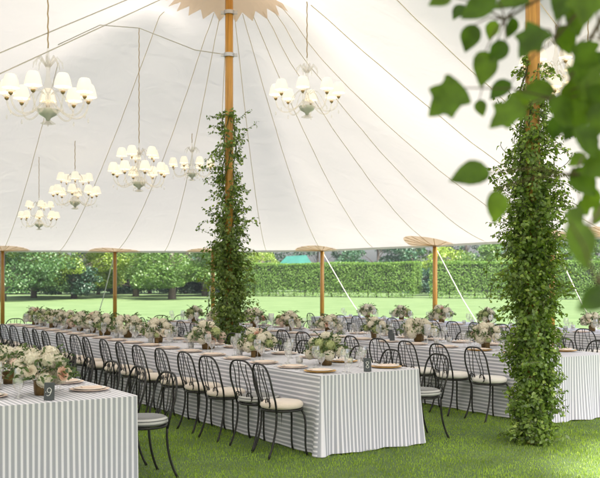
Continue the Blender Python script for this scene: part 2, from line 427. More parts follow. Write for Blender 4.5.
ropes.append((rd(0.37), 5.54, poly[6], 1.3, True))
ropes.append((rd(0.60), 5.45, midp(6), 1.3, True))
ropes.append((rd(0.82), 5.9, poly[7], 1.3, True))
ropes.append((R, PK, midp(7), 1.4, True)); ropes.append((R, PK, poly[8], 1.4, True)); ropes.append((R, PK, poly[9], 1.3, True))
ropes.append((S1, 5.7, poly[16], 1.2, False)); ropes.append((Fp, 6.6, poly[14], 1.1, False)); ropes.append((Fp, 6.6, poly[15], 1.1, False))
ropes.append((Fp, 6.6, poly[13], 1.0, False)); ropes.append((R, PK, poly[12], 1.0, True)); ropes.append((R, PK, poly[10], 1.1, True)); ropes.append((R, PK, poly[11], 1.1, True))
def zroof_factory():
    x0, y0, x1, y1 = -13.2, -3.6, 11.2, 25.6
    def inside(X, Y):
        ins = np.zeros(X.shape, bool); n = len(poly)
        for i in range(n):
            a, b = poly[i], poly[(i+1) % n]
            c = ((a.y > Y) != (b.y > Y)) & (X < (b.x-a.x)*(Y-a.y)/((b.y-a.y) if b.y != a.y else 1e-9)+a.x)
            ins ^= c
        return ins
    Z = None
    for h in (0.6, 0.3, 0.15):
        nx = int(round((x1-x0)/h))+1; ny = int(round((y1-y0)/h))+1
        gx = x0+np.arange(nx)*h; gy = y0+np.arange(ny)*h
        X, Y = np.meshgrid(gx, gy, indexing='ij'); ins = inside(X, Y)
        if Z is None: Zn = np.full(X.shape, 4.0)
        else:
            fx = np.clip((X-x0)/ph, 0, Z.shape[0]-1.001); fy = np.clip((Y-y0)/ph, 0, Z.shape[1]-1.001)
            i0 = fx.astype(int); j0 = fy.astype(int); a = fx-i0; b = fy-j0
            Zn = Z[i0, j0]*(1-a)*(1-b)+Z[i0+1, j0]*a*(1-b)+Z[i0, j0+1]*(1-a)*b+Z[i0+1, j0+1]*a*b
        pin = ~ins; val = np.where(pin, EAVE, 0.0)
        def pinpt(x, y, z):
            i = int(round((x-x0)/h)); j = int(round((y-y0)/h))
            if ins[i, j]: pin[i, j] = True; val[i, j] = z
        for (s, z0, e, ex, vis) in ropes:
            n = int((e-s).length/h*1.5)+2
            for k in range(n):
                q = k/n; p = s+(e-s)*q
                pinpt(p.x, p.y, EAVE+(z0-EAVE)*(1-q)**ex)
        for (a, b, zs) in ((C, R, [6.9, 6.3, 5.8, 5.56, 5.48, 5.45, 5.55, 5.8, 6.2, 6.9]), 
                           (C, S1, [6.9, 6.5, 6.42, 6.32, 6.12, 5.92, 5.7]), (C, Fp, [6.9, 6.6, 6.4, 6.3, 6.3, 6.4, 6.6])):
            n = int((b-a).length/h*1.5)+2
            for k in range(n+1):
                q = k/n; p = a+(b-a)*q; fq = q*(len(zs)-1); i = min(int(fq), len(zs)-2)
                pinpt(p.x, p.y, zs[i]+(zs[i+1]-zs[i])*(fq-i))
        for q in (C, R):
            rq = np.hypot(X-q.x, Y-q.y); mk_ = rq < 1.25; pin |= mk_; val = np.where(mk_, PK-0.70*rq, val)
        Zn = np.where(pin, val, Zn)
        for it in range(700):
            L = Zn.copy()
            L[1:-1, 1:-1] = 0.25*(Zn[2:, 1:-1]+Zn[:-2, 1:-1]+Zn[1:-1, 2:]+Zn[1:-1, :-2])
            Zn = np.where(pin, val, L)
        Z = Zn; ph = h
    for it in range(3):
        L = Z.copy(); L[1:-1, 1:-1] = 0.5*Z[1:-1, 1:-1]+0.125*(Z[2:, 1:-1]+Z[:-2, 1:-1]+Z[1:-1, 2:]+Z[1:-1, :-2]); Z = L
    def zr(x, y):
        fx = min(max((x-x0)/ph, 0), Z.shape[0]-1.001); fy = min(max((y-y0)/ph, 0), Z.shape[1]-1.001)
        i, j = int(fx), int(fy); a, b = fx-i, fy-j
        return float(Z[i, j]*(1-a)*(1-b)+Z[i+1, j]*a*(1-b)+Z[i, j+1]*(1-a)*b+Z[i+1, j+1]*a*b)
    return zr, inside
ZR, INSIDE = zroof_factory()
tent = thing('sailcloth_tent', 'large ivory sailcloth tent with tan fan patch at its peak', 'tent', (0, 0, 0))
# canopy
bpts = []
for i in range(len(poly)):
    a, b = poly[i], poly[(i+1) % len(poly)]; n = max(2, int((b-a).length/0.35))
    ln = (b-a).length; nrm2 = Vector((-(b-a).y, (b-a).x)).normalized()
    for k in range(n):
        q = k/n; p = a+(b-a)*q
        c = sum((Vector(x) for x in poly), Vector((0, 0)))/len(poly)
        s = 1 if (c-p).dot(nrm2) > 0 else -1
        bpts.append(p + nrm2*s*0.10*ln/4*math.sin(PI*q))
ipts = []
gx = np.arange(-12.9, 11, 0.26); gy = np.arange(-3, 25.2, 0.26)
X, Y = np.meshgrid(gx, gy, indexing='ij'); ins = INSIDE(X, Y)
for i in range(len(gx)):
    for j in range(len(gy)):
        if ins[i, j]: ipts.append(Vector((gx[i]+(0.13 if j % 2 else 0), gy[j])))
bnp = np.array([(p.x, p.y) for p in bpts])
ipts = [p for p in ipts if INSIDE(np.array([p.x]), np.array([p.y]))[0] and np.min((bnp[:, 0]-p.x)**2+(bnp[:, 1]-p.y)**2) > 0.04]
allp = bpts+ipts; nbp = len(bpts)
vout, eout, fout, *_ = delaunay_2d_cdt(allp, [(i, (i+1) % nbp) for i in range(nbp)], [list(range(nbp))], 1, 1e-4)
cm = MB()
bset = set((round(p.x, 4), round(p.y, 4)) for p in bpts)
cm.add([(p.x, p.y, EAVE if (round(p.x, 4), round(p.y, 4)) in bset else max(EAVE+0.01, ZR(p.x, p.y))) for p in vout], fout)
part('canopy', cm.mesh('canopy', M['fabric'], True), tent)
hm = MB(); n = len(bpts)
hm.add([(p.x, p.y, EAVE+0.012) for p in bpts]+[(p.x, p.y, EAVE-0.05) for p in bpts], [(i, (i+1) % n, n+(i+1) % n, n+i) for i in range(n)])
part('eave_hem', hm.mesh('eave_hem', M['hem']), tent)
for (s, z0, e, ex, vis) in ropes:
    if not vis: continue
    L = (e-s).length; nn = int(L/0.3)
    k0 = 0.9/L if s in (C, R) else 0.0
    pts = []
    for k in range(nn+1):
        q = k0+(1-k0)*k/nn; p = s+(e-s)*q
        pts.append((p.x, p.y, max(EAVE-0.01, ZR(p.x, p.y)-0.022)))
    m_ = MB(); m_.tube(pts, 0.0062, 5)
    part('seam_rope', m_.mesh('seam_rope', M['seam']), tent)
# ridge rope and fan patches at the peaks
def fan(Cc, tips=22, r1=1.03, r0=0.86):
    m_ = MB(); vs = []; fs = []; n = tips*2; rings = 8
    for j in range(rings):
        for k in range(n):
            rr = (r1 if k % 2 == 0 else r0); r = 0.10+(rr-0.10)*(j/(rings-1))
            a = 2*PI*k/n+0.1; x, y = Cc.x+r*math.cos(a), Cc.y+r*math.sin(a)
            vs.append((x, y, ZR(x, y)-0.035))
    for j in range(rings-1):
        for k in range(n): fs.append((j*n+k, j*n+(k+1) % n, (j+1)*n+(k+1) % n, (j+1)*n+k))
    m_.add(vs, fs); return m_.mesh('peak_patch', M['patch'])
for q in (C, R): part('peak_patch', fan(q), tent)
def eave_patch(p):
    m_ = MB(); vs = [(p.x, p.y, EAVE-0.02)]; fs = []
    c = Vector((-1.0, 14.0)); inn = (c-p).normalized(); i = [k for k in range(len(poly)) if (poly[k]-p).length < 1e-4][0]
    e1 = (poly[i-1]-p).normalized(); e2 = (poly[(i+1) % len(poly)]-p).normalized()
    a1 = math.atan2(e1.y, e1.x); a2 = math.atan2(e2.y, e2.x); ai = math.atan2(inn.y, inn.x)
    def norm(a):
        while a-ai > PI: a -= 2*PI
        while a-ai < -PI: a += 2*PI
        return a
    a1, a2 = norm(a1), norm(a2); lo, hi = min(a1, a2), max(a1, a2); lo += 0.04; hi -= 0.04
    rings, n = 6, 22
    for j in range(1, rings+1):
        for k in range(n+1):
            a = lo+(hi-lo)*k/n; r = 0.72*j/rings; x, y = p.x+r*math.cos(a), p.y+r*math.sin(a)
            vs.append((x, y, max(EAVE, ZR(x, y))-0.03))
    for k in range(n): fs.append((0, 1+k, 2+k))
    for j in range(rings-1):
        for k in range(n): a = 1+j*(n+1)+k; fs.append((a, a+1, a+n+2, a+n+1))
    m_.add(vs, fs)
    for k in range(2, n-1, 3):
        a = lo+(hi-lo)*k/n
        m_.tube([(p.x+r*math.cos(a), p.y+r*math.sin(a), max(EAVE, ZR(p.x+r*math.cos(a), p.y+r*math.sin(a)))-0.034) for r in (0.03, 0.2, 0.4, 0.55, 0.7)], 0.008, 4)
    return m_.mesh('eave_patch', M['patch'], True)
for i in range(0, 9): part('eave_patch', eave_patch(poly[i]), tent)

# poles
def pole(p, h, r, name, label, cat='tent pole', group=None, clamps=(), mat='wood'):
    t = thing(name, label, cat, (p.x, p.y, 0), group=group)
    m_ = MB(); m_.lathe([(0.0, 0.0), (r, 0.0), (r, h*0.5), (r*0.93, h), (0.0, h)], 20)
    part('shaft', m_.mesh('shaft', M[mat], True), t)
    for z in clamps:
        c_ = MB(); c_.lathe([(r+0.004, z-0.03), (r+0.016, z-0.03), (r+0.016, z+0.03), (r+0.004, z+0.03)], 20)
        c_.box((r+0.03, 0, z), (0.07, 0.03, 0.05)); c_.box((-r-0.03, 0, z), (0.07, 0.03, 0.05))
        part('clamp', c_.mesh('clamp', M['metal']), t)
    return t
pole(C, PK-0.02, 0.068, 'tent_pole', 'tall varnished wooden centre pole under the tan fan patch', clamps=(5.31, 6.0), group='wooden tent poles')
pole(R, PK-0.02, 0.075, 'tent_pole', 'tall varnished wooden pole wrapped in dense vine near the front', clamps=(5.4,), group='wooden tent poles')
pole(Fp, 6.55, 0.07, 'tent_pole', 'tall bare wooden pole beyond the table with the 9 card', group='wooden tent poles')
side_lab = {0: 'short wooden eave pole farthest to the left, over the lawn', 1: 'short wooden eave pole in front of the dark gap between lawn trees',
            2: 'short wooden eave pole half hidden behind the vine on the centre pole', 3: 'short wooden eave pole before the middle of the long hedge',
            4: 'short wooden eave pole before the gap between the two hedges', 5: 'short wooden eave pole showing beside the dense front vine', 6: 'short wooden eave pole at the right edge past the front vine'}
for i in range(7):
    p = poly[i]; pole(p, EAVE-0.03, 0.055, 'eave_pole', side_lab[i], 'tent pole', 'short poles along the eave', mat='wood_dull')
gdir = {0: -U, 1: U, 2: U*0.8+V*0.3, 3: V, 4: V, 5: V, 6: V}
gl = {1: 'white guy rope of the pole before the lawn trees', 2: 'white guy rope of the pole behind the centre vine', 3: 'white guy rope slanting across the middle of the hedge', 4: 'white guy rope slanting past the gap in the hedges',
      5: 'white guy rope slanting down beside the dense front vine'}
for i in (1, 2, 3, 4, 5):
    p = poly[i]; q = p+gdir[i].normalized()*1.75
    t = thing('guy_rope', gl[i], 'rope', (q.x, q.y, 0), group='guy ropes outside the tent')
    m_ = MB(); m_.tube([(p.x-q.x, p.y-q.y, EAVE-0.04), ((p.x-q.x)/2, (p.y-q.y)/2, EAVE/2-0.05), (0, 0, 0.12)], 0.012, 6)
    part('rope', m_.mesh('rope', M['guy']), t)
    k_ = MB(); k_.tube([(0, 0, 0.2), (0.02, 0.03, -0.1)], [0.022, 0.015], 8); part('stake', k_.mesh('stake', M['wood']), t)

# suspension wires
def wire(pts, label, r=0.008):
    m_ = MB(); m_.tube(pts, r, 5); o = link('suspension_wire', m_.mesh('suspension_wire', M['wire']))
    tag(o, label, 'wire', 'wires strung under the canopy'); return o
wire([(C.x, C.y-0.06, 6.7), (Fp.x, Fp.y, 2.95)], 'lower long wire descending from the centre pole behind the largest chandelier', 0.009)
wire([(C.x-.05, C.y-0.05, 6.86), (Fp.x, Fp.y+0.06, 3.3)], 'upper long wire descending from the centre pole past the largest chandelier', 0.009)
n138 = P(139, 28, 15.1)
zz = ZR(n138.x, n138.y)-0.05; n138.z = min(n138.z, zz)
wire([(C.x, C.y, 5.31), P(195, 50, 14.8), n138], 'thin wire from the centre pole clamp to the two tiered chandelier')
q2 = P(58, 22, 15.6); q2.z = min(q2.z, ZR(q2.x, q2.y)-0.05)
wire([n138, P(100, 25, 15.3), q2], 'thin nearly level wire above the two tiered chandelier')

# ------------------------------------------------------------------ chandeliers
def bez(p0, p1, p2, p3, n=10):
    out = []
    for i in range(n+1):
        t = i/n; a = (1-t)
        out.append(Vector(p0)*a**3+Vector(p1)*3*a*a*t+Vector(p2)*3*a*t*t+Vector(p3)*t**3)
    return out
arm_me = MB(); arm_me.tube(bez((0.05, 0, 0.02), (0.22, 0, -0.22), (0.44, 0, -0.2), (0.44, 0, 0.06), 14), 0.011, 7)
arm_me.tube(bez((0.05, 0, 0.10), (0.14, 0, 0.22), (0.22, 0, 0.02), (0.27, 0, -0.08), 10), 0.007, 6)
arm_me.lathe([(0.0, 0.05), (0.04, 0.06), (0.048, 0.075), (0.012, 0.07), (0.014, 0.13)], 10, (0.44, 0, 0))
arm_me = arm_me.mesh('arm', M['crystal'], True)
cup_me = MB(); cup_me.lathe([(0.004, 0.02), (0.022, 0.035), (0.026, 0.055), (0.008, 0.06), (0.0, 0.06)], 10, (0.44, 0, 0)); cup_me = cup_me.mesh('candle_cup', M['bronze'], True)
shade_me = MB(); shade_me.lathe([(0.093, 0.10), (0.089, 0.12), (0.077, 0.18), (0.060, 0.23), (0.046, 0.246)], 28, (0.44, 0, 0), pleat=0.012); shade_me = shade_me.mesh('lamp_shade', M['shade'], True)
bulb_me = MB(); bulb_me.lathe([(0.0, 0.12), (0.016, 0.13), (0.02, 0.155), (0.012, 0.185), (0.0, 0.2)], 10, (0.44, 0, 0)); bulb_me = bulb_me.mesh('bulb', M['bulb'], True)
drop_me = MB()
for (x, z) in ((0.44, -0.13),):
    drop_me.tube([(x, 0, z), (x, 0, z-0.02), (x, 0, z-0.045), (x, 0, z-0.06)], [0.002, 0.009, 0.011, 0.001], 6)
drop_me = drop_me.mesh('crystal_drop', M['crystal'])
body_me = MB(); body_me.lathe([(0.0, -0.16), (0.03, -0.15), (0.022, -0.10), (0.05, -0.02), (0.03, 0.04), (0.022, 0.12), (0.05, 0.19), (0.028, 0.26), (0.018, 0.36), (0.04, 0.42), (0.016, 0.48), (0.012, 0.6), (0.0, 0.61)], 14)
for k in range(8):
    a = k*PI/4; ca, sa = math.cos(a), math.sin(a)
    body_me.tube([(0.02*ca, 0.02*sa, 0.40), (0.10*ca, 0.10*sa, 0.50), (0.15*ca, 0.15*sa, 0.44), (0.16*ca, 0.16*sa, 0.38)], [0.012, 0.014, 0.01, 0.003], 5)
body_me = body_me.mesh('crystal_column', M['crystal'], True)
bowl_me = MB(); bowl_me.lathe([(0.0, -0.20), (0.02, -0.195), (0.03, -0.165), (0.09, -0.13), (0.115, -0.075), (0.11, -0.07), (0.05, -0.085), (0.0, -0.09)], 24, pleat=0.03); bowl_me = bowl_me.mesh('bowl', M['greenbowl'], True)
foot_me = MB(); foot_me.lathe([(0.0, -0.2), (0.02, -0.2), (0.05, -0.235), (0.085, -0.225), (0.03, -0.19), (0.0, -0.19)], 16); foot_me = foot_me.mesh('glass_foot', M['crystal'], True)
def chandelier(px, py, d, scale, arms, upper, label, top=None, rot=0.0):
    c = P(px, py, d)
    t = thing('chandelier', label, 'chandelier', c, rot, 'lit chandeliers under the canopy', scale)
    part('crystal_column', body_me, t); part('bowl', bowl_me, t); part('glass_foot', foot_me, t)
    zt = ((ZR(c.x, c.y) if top is None else top)-c.z-0.03)/scale
    r_ = MB()
    nl = max(4, int((zt-0.6)/0.045)); pts = []
    for k in range(nl+1):
        z = 0.6+(zt-0.6)*k/nl; pts.append((0.004*math.sin(k*2.1), 0.004*math.cos(k*2.1), z))
    r_.tube(pts, 0.0075, 6)
    part('chain', r_.mesh('chain', M['bronze']), t)
    def ring(n, ph, rs, z):
        for k in range(n):
            a = ph+2*PI*k/n
            ar = part('arm', arm_me, t, rot=(0, 0, a), loc=(0, 0, z), scale=(rs, rs, 1.0))
            for nm, me_ in (('lamp_shade', shade_me), ('candle_cup', cup_me), ('bulb', bulb_me), ('crystal_drop', drop_me)):
                o = part(nm, me_, ar)
                if rs < 0.9 and nm in ('lamp_shade',):
                    o.scale = (1/rs, 1/rs, 1); o.location = (0.44-0.44/rs, 0, 0)
    ring(arms, 0.3, 1.0, 0.0)
    if upper: ring(upper, 0.6, 0.66, 0.27)
    return t
Lg = 'largest chandelier, hanging at the upper left on crossing wires'
chandelier(48, 103, 12.2, 1.24, 9, 0, Lg, rot=0.15)
chandelier(307, 101, 12.5, 1.0, 8, 0, 'single tier chandelier hanging between the centre pole and the front vine pole', rot=0.35)
chandelier(139, 178, 15.1, 0.98, 8, 5, 'larger two tiered chandelier hanging to the left of the centre pole', rot=0.1, top=n138.z+0.03)
chandelier(75, 198, 18.7, 1.0, 8, 5, 'two tiered chandelier hanging between the largest and the lowest chandeliers', rot=0.6)
chandelier(39, 221, 19.2, 0.82, 8, 5, 'lowest and farthest two tiered chandelier, above the lawn at far left', rot=0.8)
chandelier(192, 170, 18.3, 0.92, 8, 0, 'single tier chandelier partly behind the vine on the centre pole', rot=0.2)
chandelier(588, 96, 10.6, 0.95, 9, 0, 'chandelier behind the overhanging leaves past the front pole', rot=0.2)
chandelier(556, 72, 10.9, 0.85, 8, 0, 'chandelier just past the top of the front vine pole, behind leaves', rot=0.5)

# ------------------------------------------------------------------ vines on the two poles
def vine(pc, prof, nspr, per, leaf, mat, label, seed, sides=1.0):
    """prof: (z, radius, density). Sprigs leave the pole, curl out and droop; each carries leaves on both sides."""
    r_ = random.Random(seed)
    t = thing('climbing_vine', label, 'vine', (pc.x, pc.y, 0), group='leafy vines wound round the poles')
    zs = [p[0] for p in prof]
    def at(z):
        for a, b in zip(prof, prof[1:]):
            if a[0] <= z <= b[0]:
                q = (z-a[0])/(b[0]-a[0]); return a[1]+(b[1]-a[1])*q, a[2]+(b[2]-a[2])*q
        return prof[-1][1], prof[-1][2]
    pos = []; nrm = []; tan = []; siz = []; st = MB()
    # main stems winding up
    for s in range(4):
        ph = s*PI/2; pts = []
        for k in range(60):
            z = zs[-1]*k/59; rr = 0.095+0.03*math.sin(k*0.7+s)
            pts.append((rr*math.cos(ph+z*2.2), rr*math.sin(ph+z*2.2), z))
        st.tube(pts, 0.009, 5)
    cnt = 0
    while cnt < nspr:
        z = r_.uniform(0, zs[-1]); R0, den = at(z)
        if r_.random() > den: continue
        cnt += 1
        a = r_.uniform(0, 2*PI); cl = 0.75+0.6*mnoise.noise((math.cos(a)*1.4, math.sin(a)*1.4, z*2.4+seed))
        L = R0*r_.uniform(0.5, 1.08)*cl*1.05
        if r_.random() < 0.10: L *= 1.35
        a2 = a+r_.uniform(-0.9, 0.9)
        dirv = Vector((math.cos(a2), math.sin(a2), r_.uniform(-0.5, 1.3))).normalized()
        p = Vector((0.08*math.cos(a), 0.08*math.sin(a), z)); pts = [p.copy()]
        n = per; step = max(0.05, L)/n*1.2; droop = r_.uniform(-0.06, 0.16)
        for k in range(n):
            dirv = (dirv+Vector((0, 0, -droop))+Vector((r_.gauss(0, .3), r_.gauss(0, .3), r_.gauss(0, .3)))).normalized()
            p = p+dirv*step
            rr_ = math.hypot(p.x, p.y)
            if rr_ > R0*1.12: p.x *= R0*1.12/rr_; p.y *= R0*1.12/rr_
            if p.z < 0.03: p.z = 0.03+r_.random()*0.04
            pts.append(p.copy())
            for s in (0, 1):
                ld = Vector((r_.gauss(0, 1)+math.cos(a)*0.5, r_.gauss(0, 1)+math.sin(a)*0.5, r_.gauss(-0.35, 0.8))).normalized()
                sz = leaf*r_.uniform(0.5, 1.25)
                q = p+ld*sz*r_.uniform(0.5, 0.9)
                if q.z < 0.02: q.z = 0.02+r_.random()*0.05
                pos.append(q[:]); tan.append(ld[:])
                nn = Vector((math.cos(a)*0.7, math.sin(a)*0.7, 0.55))+Vector((r_.gauss(0, .5), r_.gauss(0, .5), r_.gauss(0, .5)))
                nrm.append(nn.normalized()[:]); siz.append(sz)
        st.tube(pts, [0.0035]*len(pts), 3, cap=False)
    # leaves close against the pole
    for k in range(2600):
        z = r_.uniform(0.02, zs[-1]); R0, den = at(z)
        if r_.random() > den**2.2: continue
        a = r_.uniform(0, 2*PI); q = r_.uniform(0.10, 0.2)
        pos.append((q*math.cos(a), q*math.sin(a), z)); siz.append(leaf*r_.uniform(0.7, 1.3))
        tan.append(Vector((r_.gauss(0, .6), r_.gauss(0, .6), -0.7)).normalized()[:])
        nrm.append(Vector((math.cos(a), math.sin(a), r_.gauss(0.3, .4))).normalized()[:])
    part('stems', st.mesh('stems', M['vine_stem']), t)
    part('leaves', leaf_mesh('leaves', np.array(pos), np.array(nrm), np.array(tan), np.array(siz), mat, 0.72, 0.22), t)
    return t
vine(R, [(0, 0.31, 1.0), (0.25, 0.28, 1.0), (0.8, 0.31, 1.0), (1.4, 0.39, 1.0), (2.2, 0.44, 0.95), (2.7, 0.44, 0.8), (3.1, 0.42, 0.5), (3.5, 0.34, 0.26), (3.85, 0.2, 0.12)],
     1050, 11, 0.047, M['vine'], 'dense bright green vine wrapped from the grass up the front pole', 3)
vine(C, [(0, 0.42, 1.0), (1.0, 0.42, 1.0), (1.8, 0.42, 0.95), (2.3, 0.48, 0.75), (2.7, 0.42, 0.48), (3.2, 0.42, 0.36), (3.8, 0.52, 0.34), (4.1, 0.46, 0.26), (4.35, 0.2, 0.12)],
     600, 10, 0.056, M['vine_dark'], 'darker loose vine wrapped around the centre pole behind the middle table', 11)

# ------------------------------------------------------------------ overhanging branch near the camera
def near_tree():
    t = thing('garden_tree', 'blurred broad leaved branch hanging into the upper right close by', 'tree', (2.3, 1.5, 0))
    o = Vector((2.3, 1.5, 0))
    tr = MB(); tr.tube([(0, 0, -0.1), (0.02, 0.05, 1.0), (-0.05, 0.1, 2.0), (-0.02, 0.12, 3.2), (0.1, 0.1, 4.5)], [0.13, 0.11, 0.09, 0.06, 0.03], 10)
    part('trunk', tr.mesh('trunk', M['bark'], True), t)
    leaves = [  # px, py, length px, heading degrees (0 = right, 90 = up in the picture), depth, lobed
        (446, 101, 50, 215, 2.0, 1), (484, 68, 42, 262, 2.1, 0), (470, 38, 32, 250, 2.15, 0), (498, 52, 30, 235, 2.1, 0), (511, 28, 24, 265, 2.2, 0),
        (478, 8, 44, 200, 2.0, 0), (440, 0, 28, 200, 2.05, 0), (512, 2, 42, 190, 2.1, 0), (531, 42, 42, 225, 1.95, 1),
        (537, 92, 38, 185, 2.1, 0), (500, 90, 30, 215, 2.2, 0), (506, 116, 44, 205, 1.95, 1), (481, 108, 20, 280, 2.2, 0),
        (563, 113, 48, 330, 2.0, 0), (582, 62, 46, 280, 1.95, 1), (588, 4, 50, 250, 1.9, 1), (590, 88, 50, 300, 2.0, 1), (572, 96, 40, 240, 2.05, 0),
        (588, 143, 48, 320, 1.95, 0), (560, 4, 40, 260, 2.05, 0), (575, 20, 40, 300, 2.1, 0), (470, 175, 46, 188, 2.0, 0), (496, 207, 38, 272, 2.1, 0),
        (584, 182, 40, 310, 2.1, 0), (598, 120, 40, 270, 2.0, 0), (590, 200, 30, 250, 2.15, 0), (580, 245, 58, 292, 1.4, 0), (592, 300, 40, 215, 1.35, 0), (574, 218, 30, 250, 1.5, 0), (598, 165, 44, 200, 2.0, 0), 
        (566, 40, 34, 285, 2.15, 0), (574, 78, 30, 310, 2.2, 0), (594, 66, 36, 230, 2.1, 0), (580, 118, 34, 260, 2.2, 0), (596, 102, 38, 300, 2.0, 1), (570, 130, 28, 240, 2.25, 0), (592, 168, 26, 330, 2.3, 0), (577, 160, 22, 210, 2.4, 0), (598, 214, 26, 260, 2.3, 0), (584, 208, 20, 300, 2.4, 0), (492, 30, 22, 250, 2.3, 0), (522, 100, 26, 300, 2.2, 0), (458, 12, 20, 230, 2.3, 0), (556, 128, 30, 250, 2.15, 0)]
    lm = MB(); tw = MB()
    out0 = [(0, 0), (0.06, 0.16), (0.2, 0.30), (0.42, 0.36), (0.62, 0.30), (0.8, 0.17), (1, 0)]
    out1 = [(0, 0), (0.02, 0.2), (0.12, 0.46), (0.3, 0.36), (0.45, 0.40), (0.62, 0.46), (0.68, 0.26), (0.84, 0.15), (1, 0)]
    heads = [P(505, 20, 2.12), P(555, 40, 2.1), P(600, 40, 2.05), P(560, 100, 2.08), P(600, 150, 2.0), P(575, 175, 2.1)]
    sta = [Vector((2.28, 1.62, 2.75)), Vector((2.26, 1.6, 2.2))]
    hub = P(640, -40, 2.0)
    tw.tube([q-o for q in bez(sta[0], sta[0]+Vector((-0.6, 0.2, 0.1)), hub+Vector((0.3, 0, 0.05)), hub, 8)], [0.03, 0.028, 0.024, 0.02, 0.018, 0.016, 0.014, 0.012, 0.011], 7)
    hub2 = P(640, 160, 1.9)
    tw.tube([q-o for q in bez(sta[1], sta[1]+Vector((-0.5, 0.1, 0.1)), hub2+Vector((0.3, 0, 0.02)), hub2, 8)], [0.022, 0.02, 0.018, 0.016, 0.014, 0.012, 0.01, 0.009, 0.008], 7)
    for h in heads[:4]:
        tw.tube([q-o for q in bez(hub, hub*0.6+h*0.4+Vector((0, 0, 0.03)), h*0.7+hub*0.3+Vector((0, 0, 0.02)), h, 6)], [0.008, 0.007, 0.006, 0.005, 0.004, 0.003, 0.003], 5)
    for h in heads[4:]+[P(585, 230, 1.5), P(598, 285, 1.38)]:
        tw.tube([q-o for q in bez(hub2, hub2*0.6+h*0.4, h*0.7+hub2*0.3, h, 6)], [0.006, 0.006, 0.005, 0.004, 0.004, 0.003, 0.003], 5)
    hs = heads+[P(585, 230, 1.5), P(598, 285, 1.38)]
    rr = random.Random(5)
    for (px, py, ln, hd, d, lob) in leaves:
        c = P(px, py, d); L = ln*0.9/F*d; a = math.radians(hd)
        tn = Vector((math.cos(a), rr.uniform(-0.35, 0.35), math.sin(a))).normalized()
        nr = Vector((rr.uniform(-0.5, 0.5), -1, rr.uniform(0.0, 0.7))); nr = (nr-tn*nr.dot(tn)).normalized(); bi = nr.cross(tn)
        b0 = c-tn*L/2; outl = out1 if lob else out0
        prof = []
        for i in range(len(outl)-1):                 # smooth the outline between its control points
            p0, p1, p2, p3 = outl[max(i-1, 0)], outl[i], outl[i+1], outl[min(i+2, len(outl)-1)]
            for k in range(3):
                u = k/3; cr = lambda a, b, c_, d_: 0.5*(2*b+(c_-a)*u+(2*a-5*b+4*c_-d_)*u*u+(3*b-a-3*c_+d_)*u**3)
                prof.append((cr(p0[0], p1[0], p2[0], p3[0]), max(0.0, cr(p0[1], p1[1], p2[1], p3[1]))))
        prof.append(outl[-1])
        vs = []; n = len(prof)
        for (x, y) in prof:
            bend = -0.18*x*x*L
            for s in (-1, 0, 1):
                yy = s*y*L*rr.uniform(0.97, 1.03); vs.append(b0-o+tn*(x+(0.05*abs(s)*y))*L+bi*yy+nr*(bend+abs(yy)*0.34+(0.022*L*abs(s)*(len(vs)//3 % 2))))
        fs = []
        for i in range(n-1):
            for s in (0, 1):
                q = [i*3+s, i*3+s+1, (i+1)*3+s+1, (i+1)*3+s]; fs.append(q)
        lm.add(vs, fs)
        h = min(hs, key=lambda k: (k-b0).length)
        tw.tube([h-o, (h+b0)/2-o+Vector((0, 0, 0.012)), b0-o], [0.0022, 0.0018, 0.0014], 4)
    # a loose head of further leaves above and beside the frame
    pos = []; tan = []; nrm = []; siz = []
    for k in range(380):
        p = Vector((rr.gauss(2.2, 0.7), rr.gauss(1.7, 0.6), rr.gauss(3.9, 0.5))); pos.append((p-o)[:]); siz.append(rr.uniform(0.08, 0.13))
        tan.append(Vector((rr.gauss(0, 1), rr.gauss(0, 1), -0.8)).normalized()[:]); nrm.append(Vector((rr.gauss(0, .5), rr.gauss(0, .5), 1)).normalized()[:])
    part('crown', leaf_mesh('crown', np.array(pos), np.array(nrm), np.array(tan), np.array(siz), M['near_leaf'], 0.7, 0.2), t)
    for k in range(9):
        p = Vector((rr.gauss(2.2, 0.6), rr.gauss(1.7, 0.5), rr.gauss(3.9, 0.4))); tw.tube([Vector((0, 0.12, 3.0)), (p-o)*0.5+Vector((0, 0.05, 1.6)), p-o], [0.02, 0.012, 0.004], 5)
    part('branches', tw.mesh('branches', M['twig']), t)
    part('leaves', lm.mesh('leaves', M['near_leaf'], True), t)
near_tree()

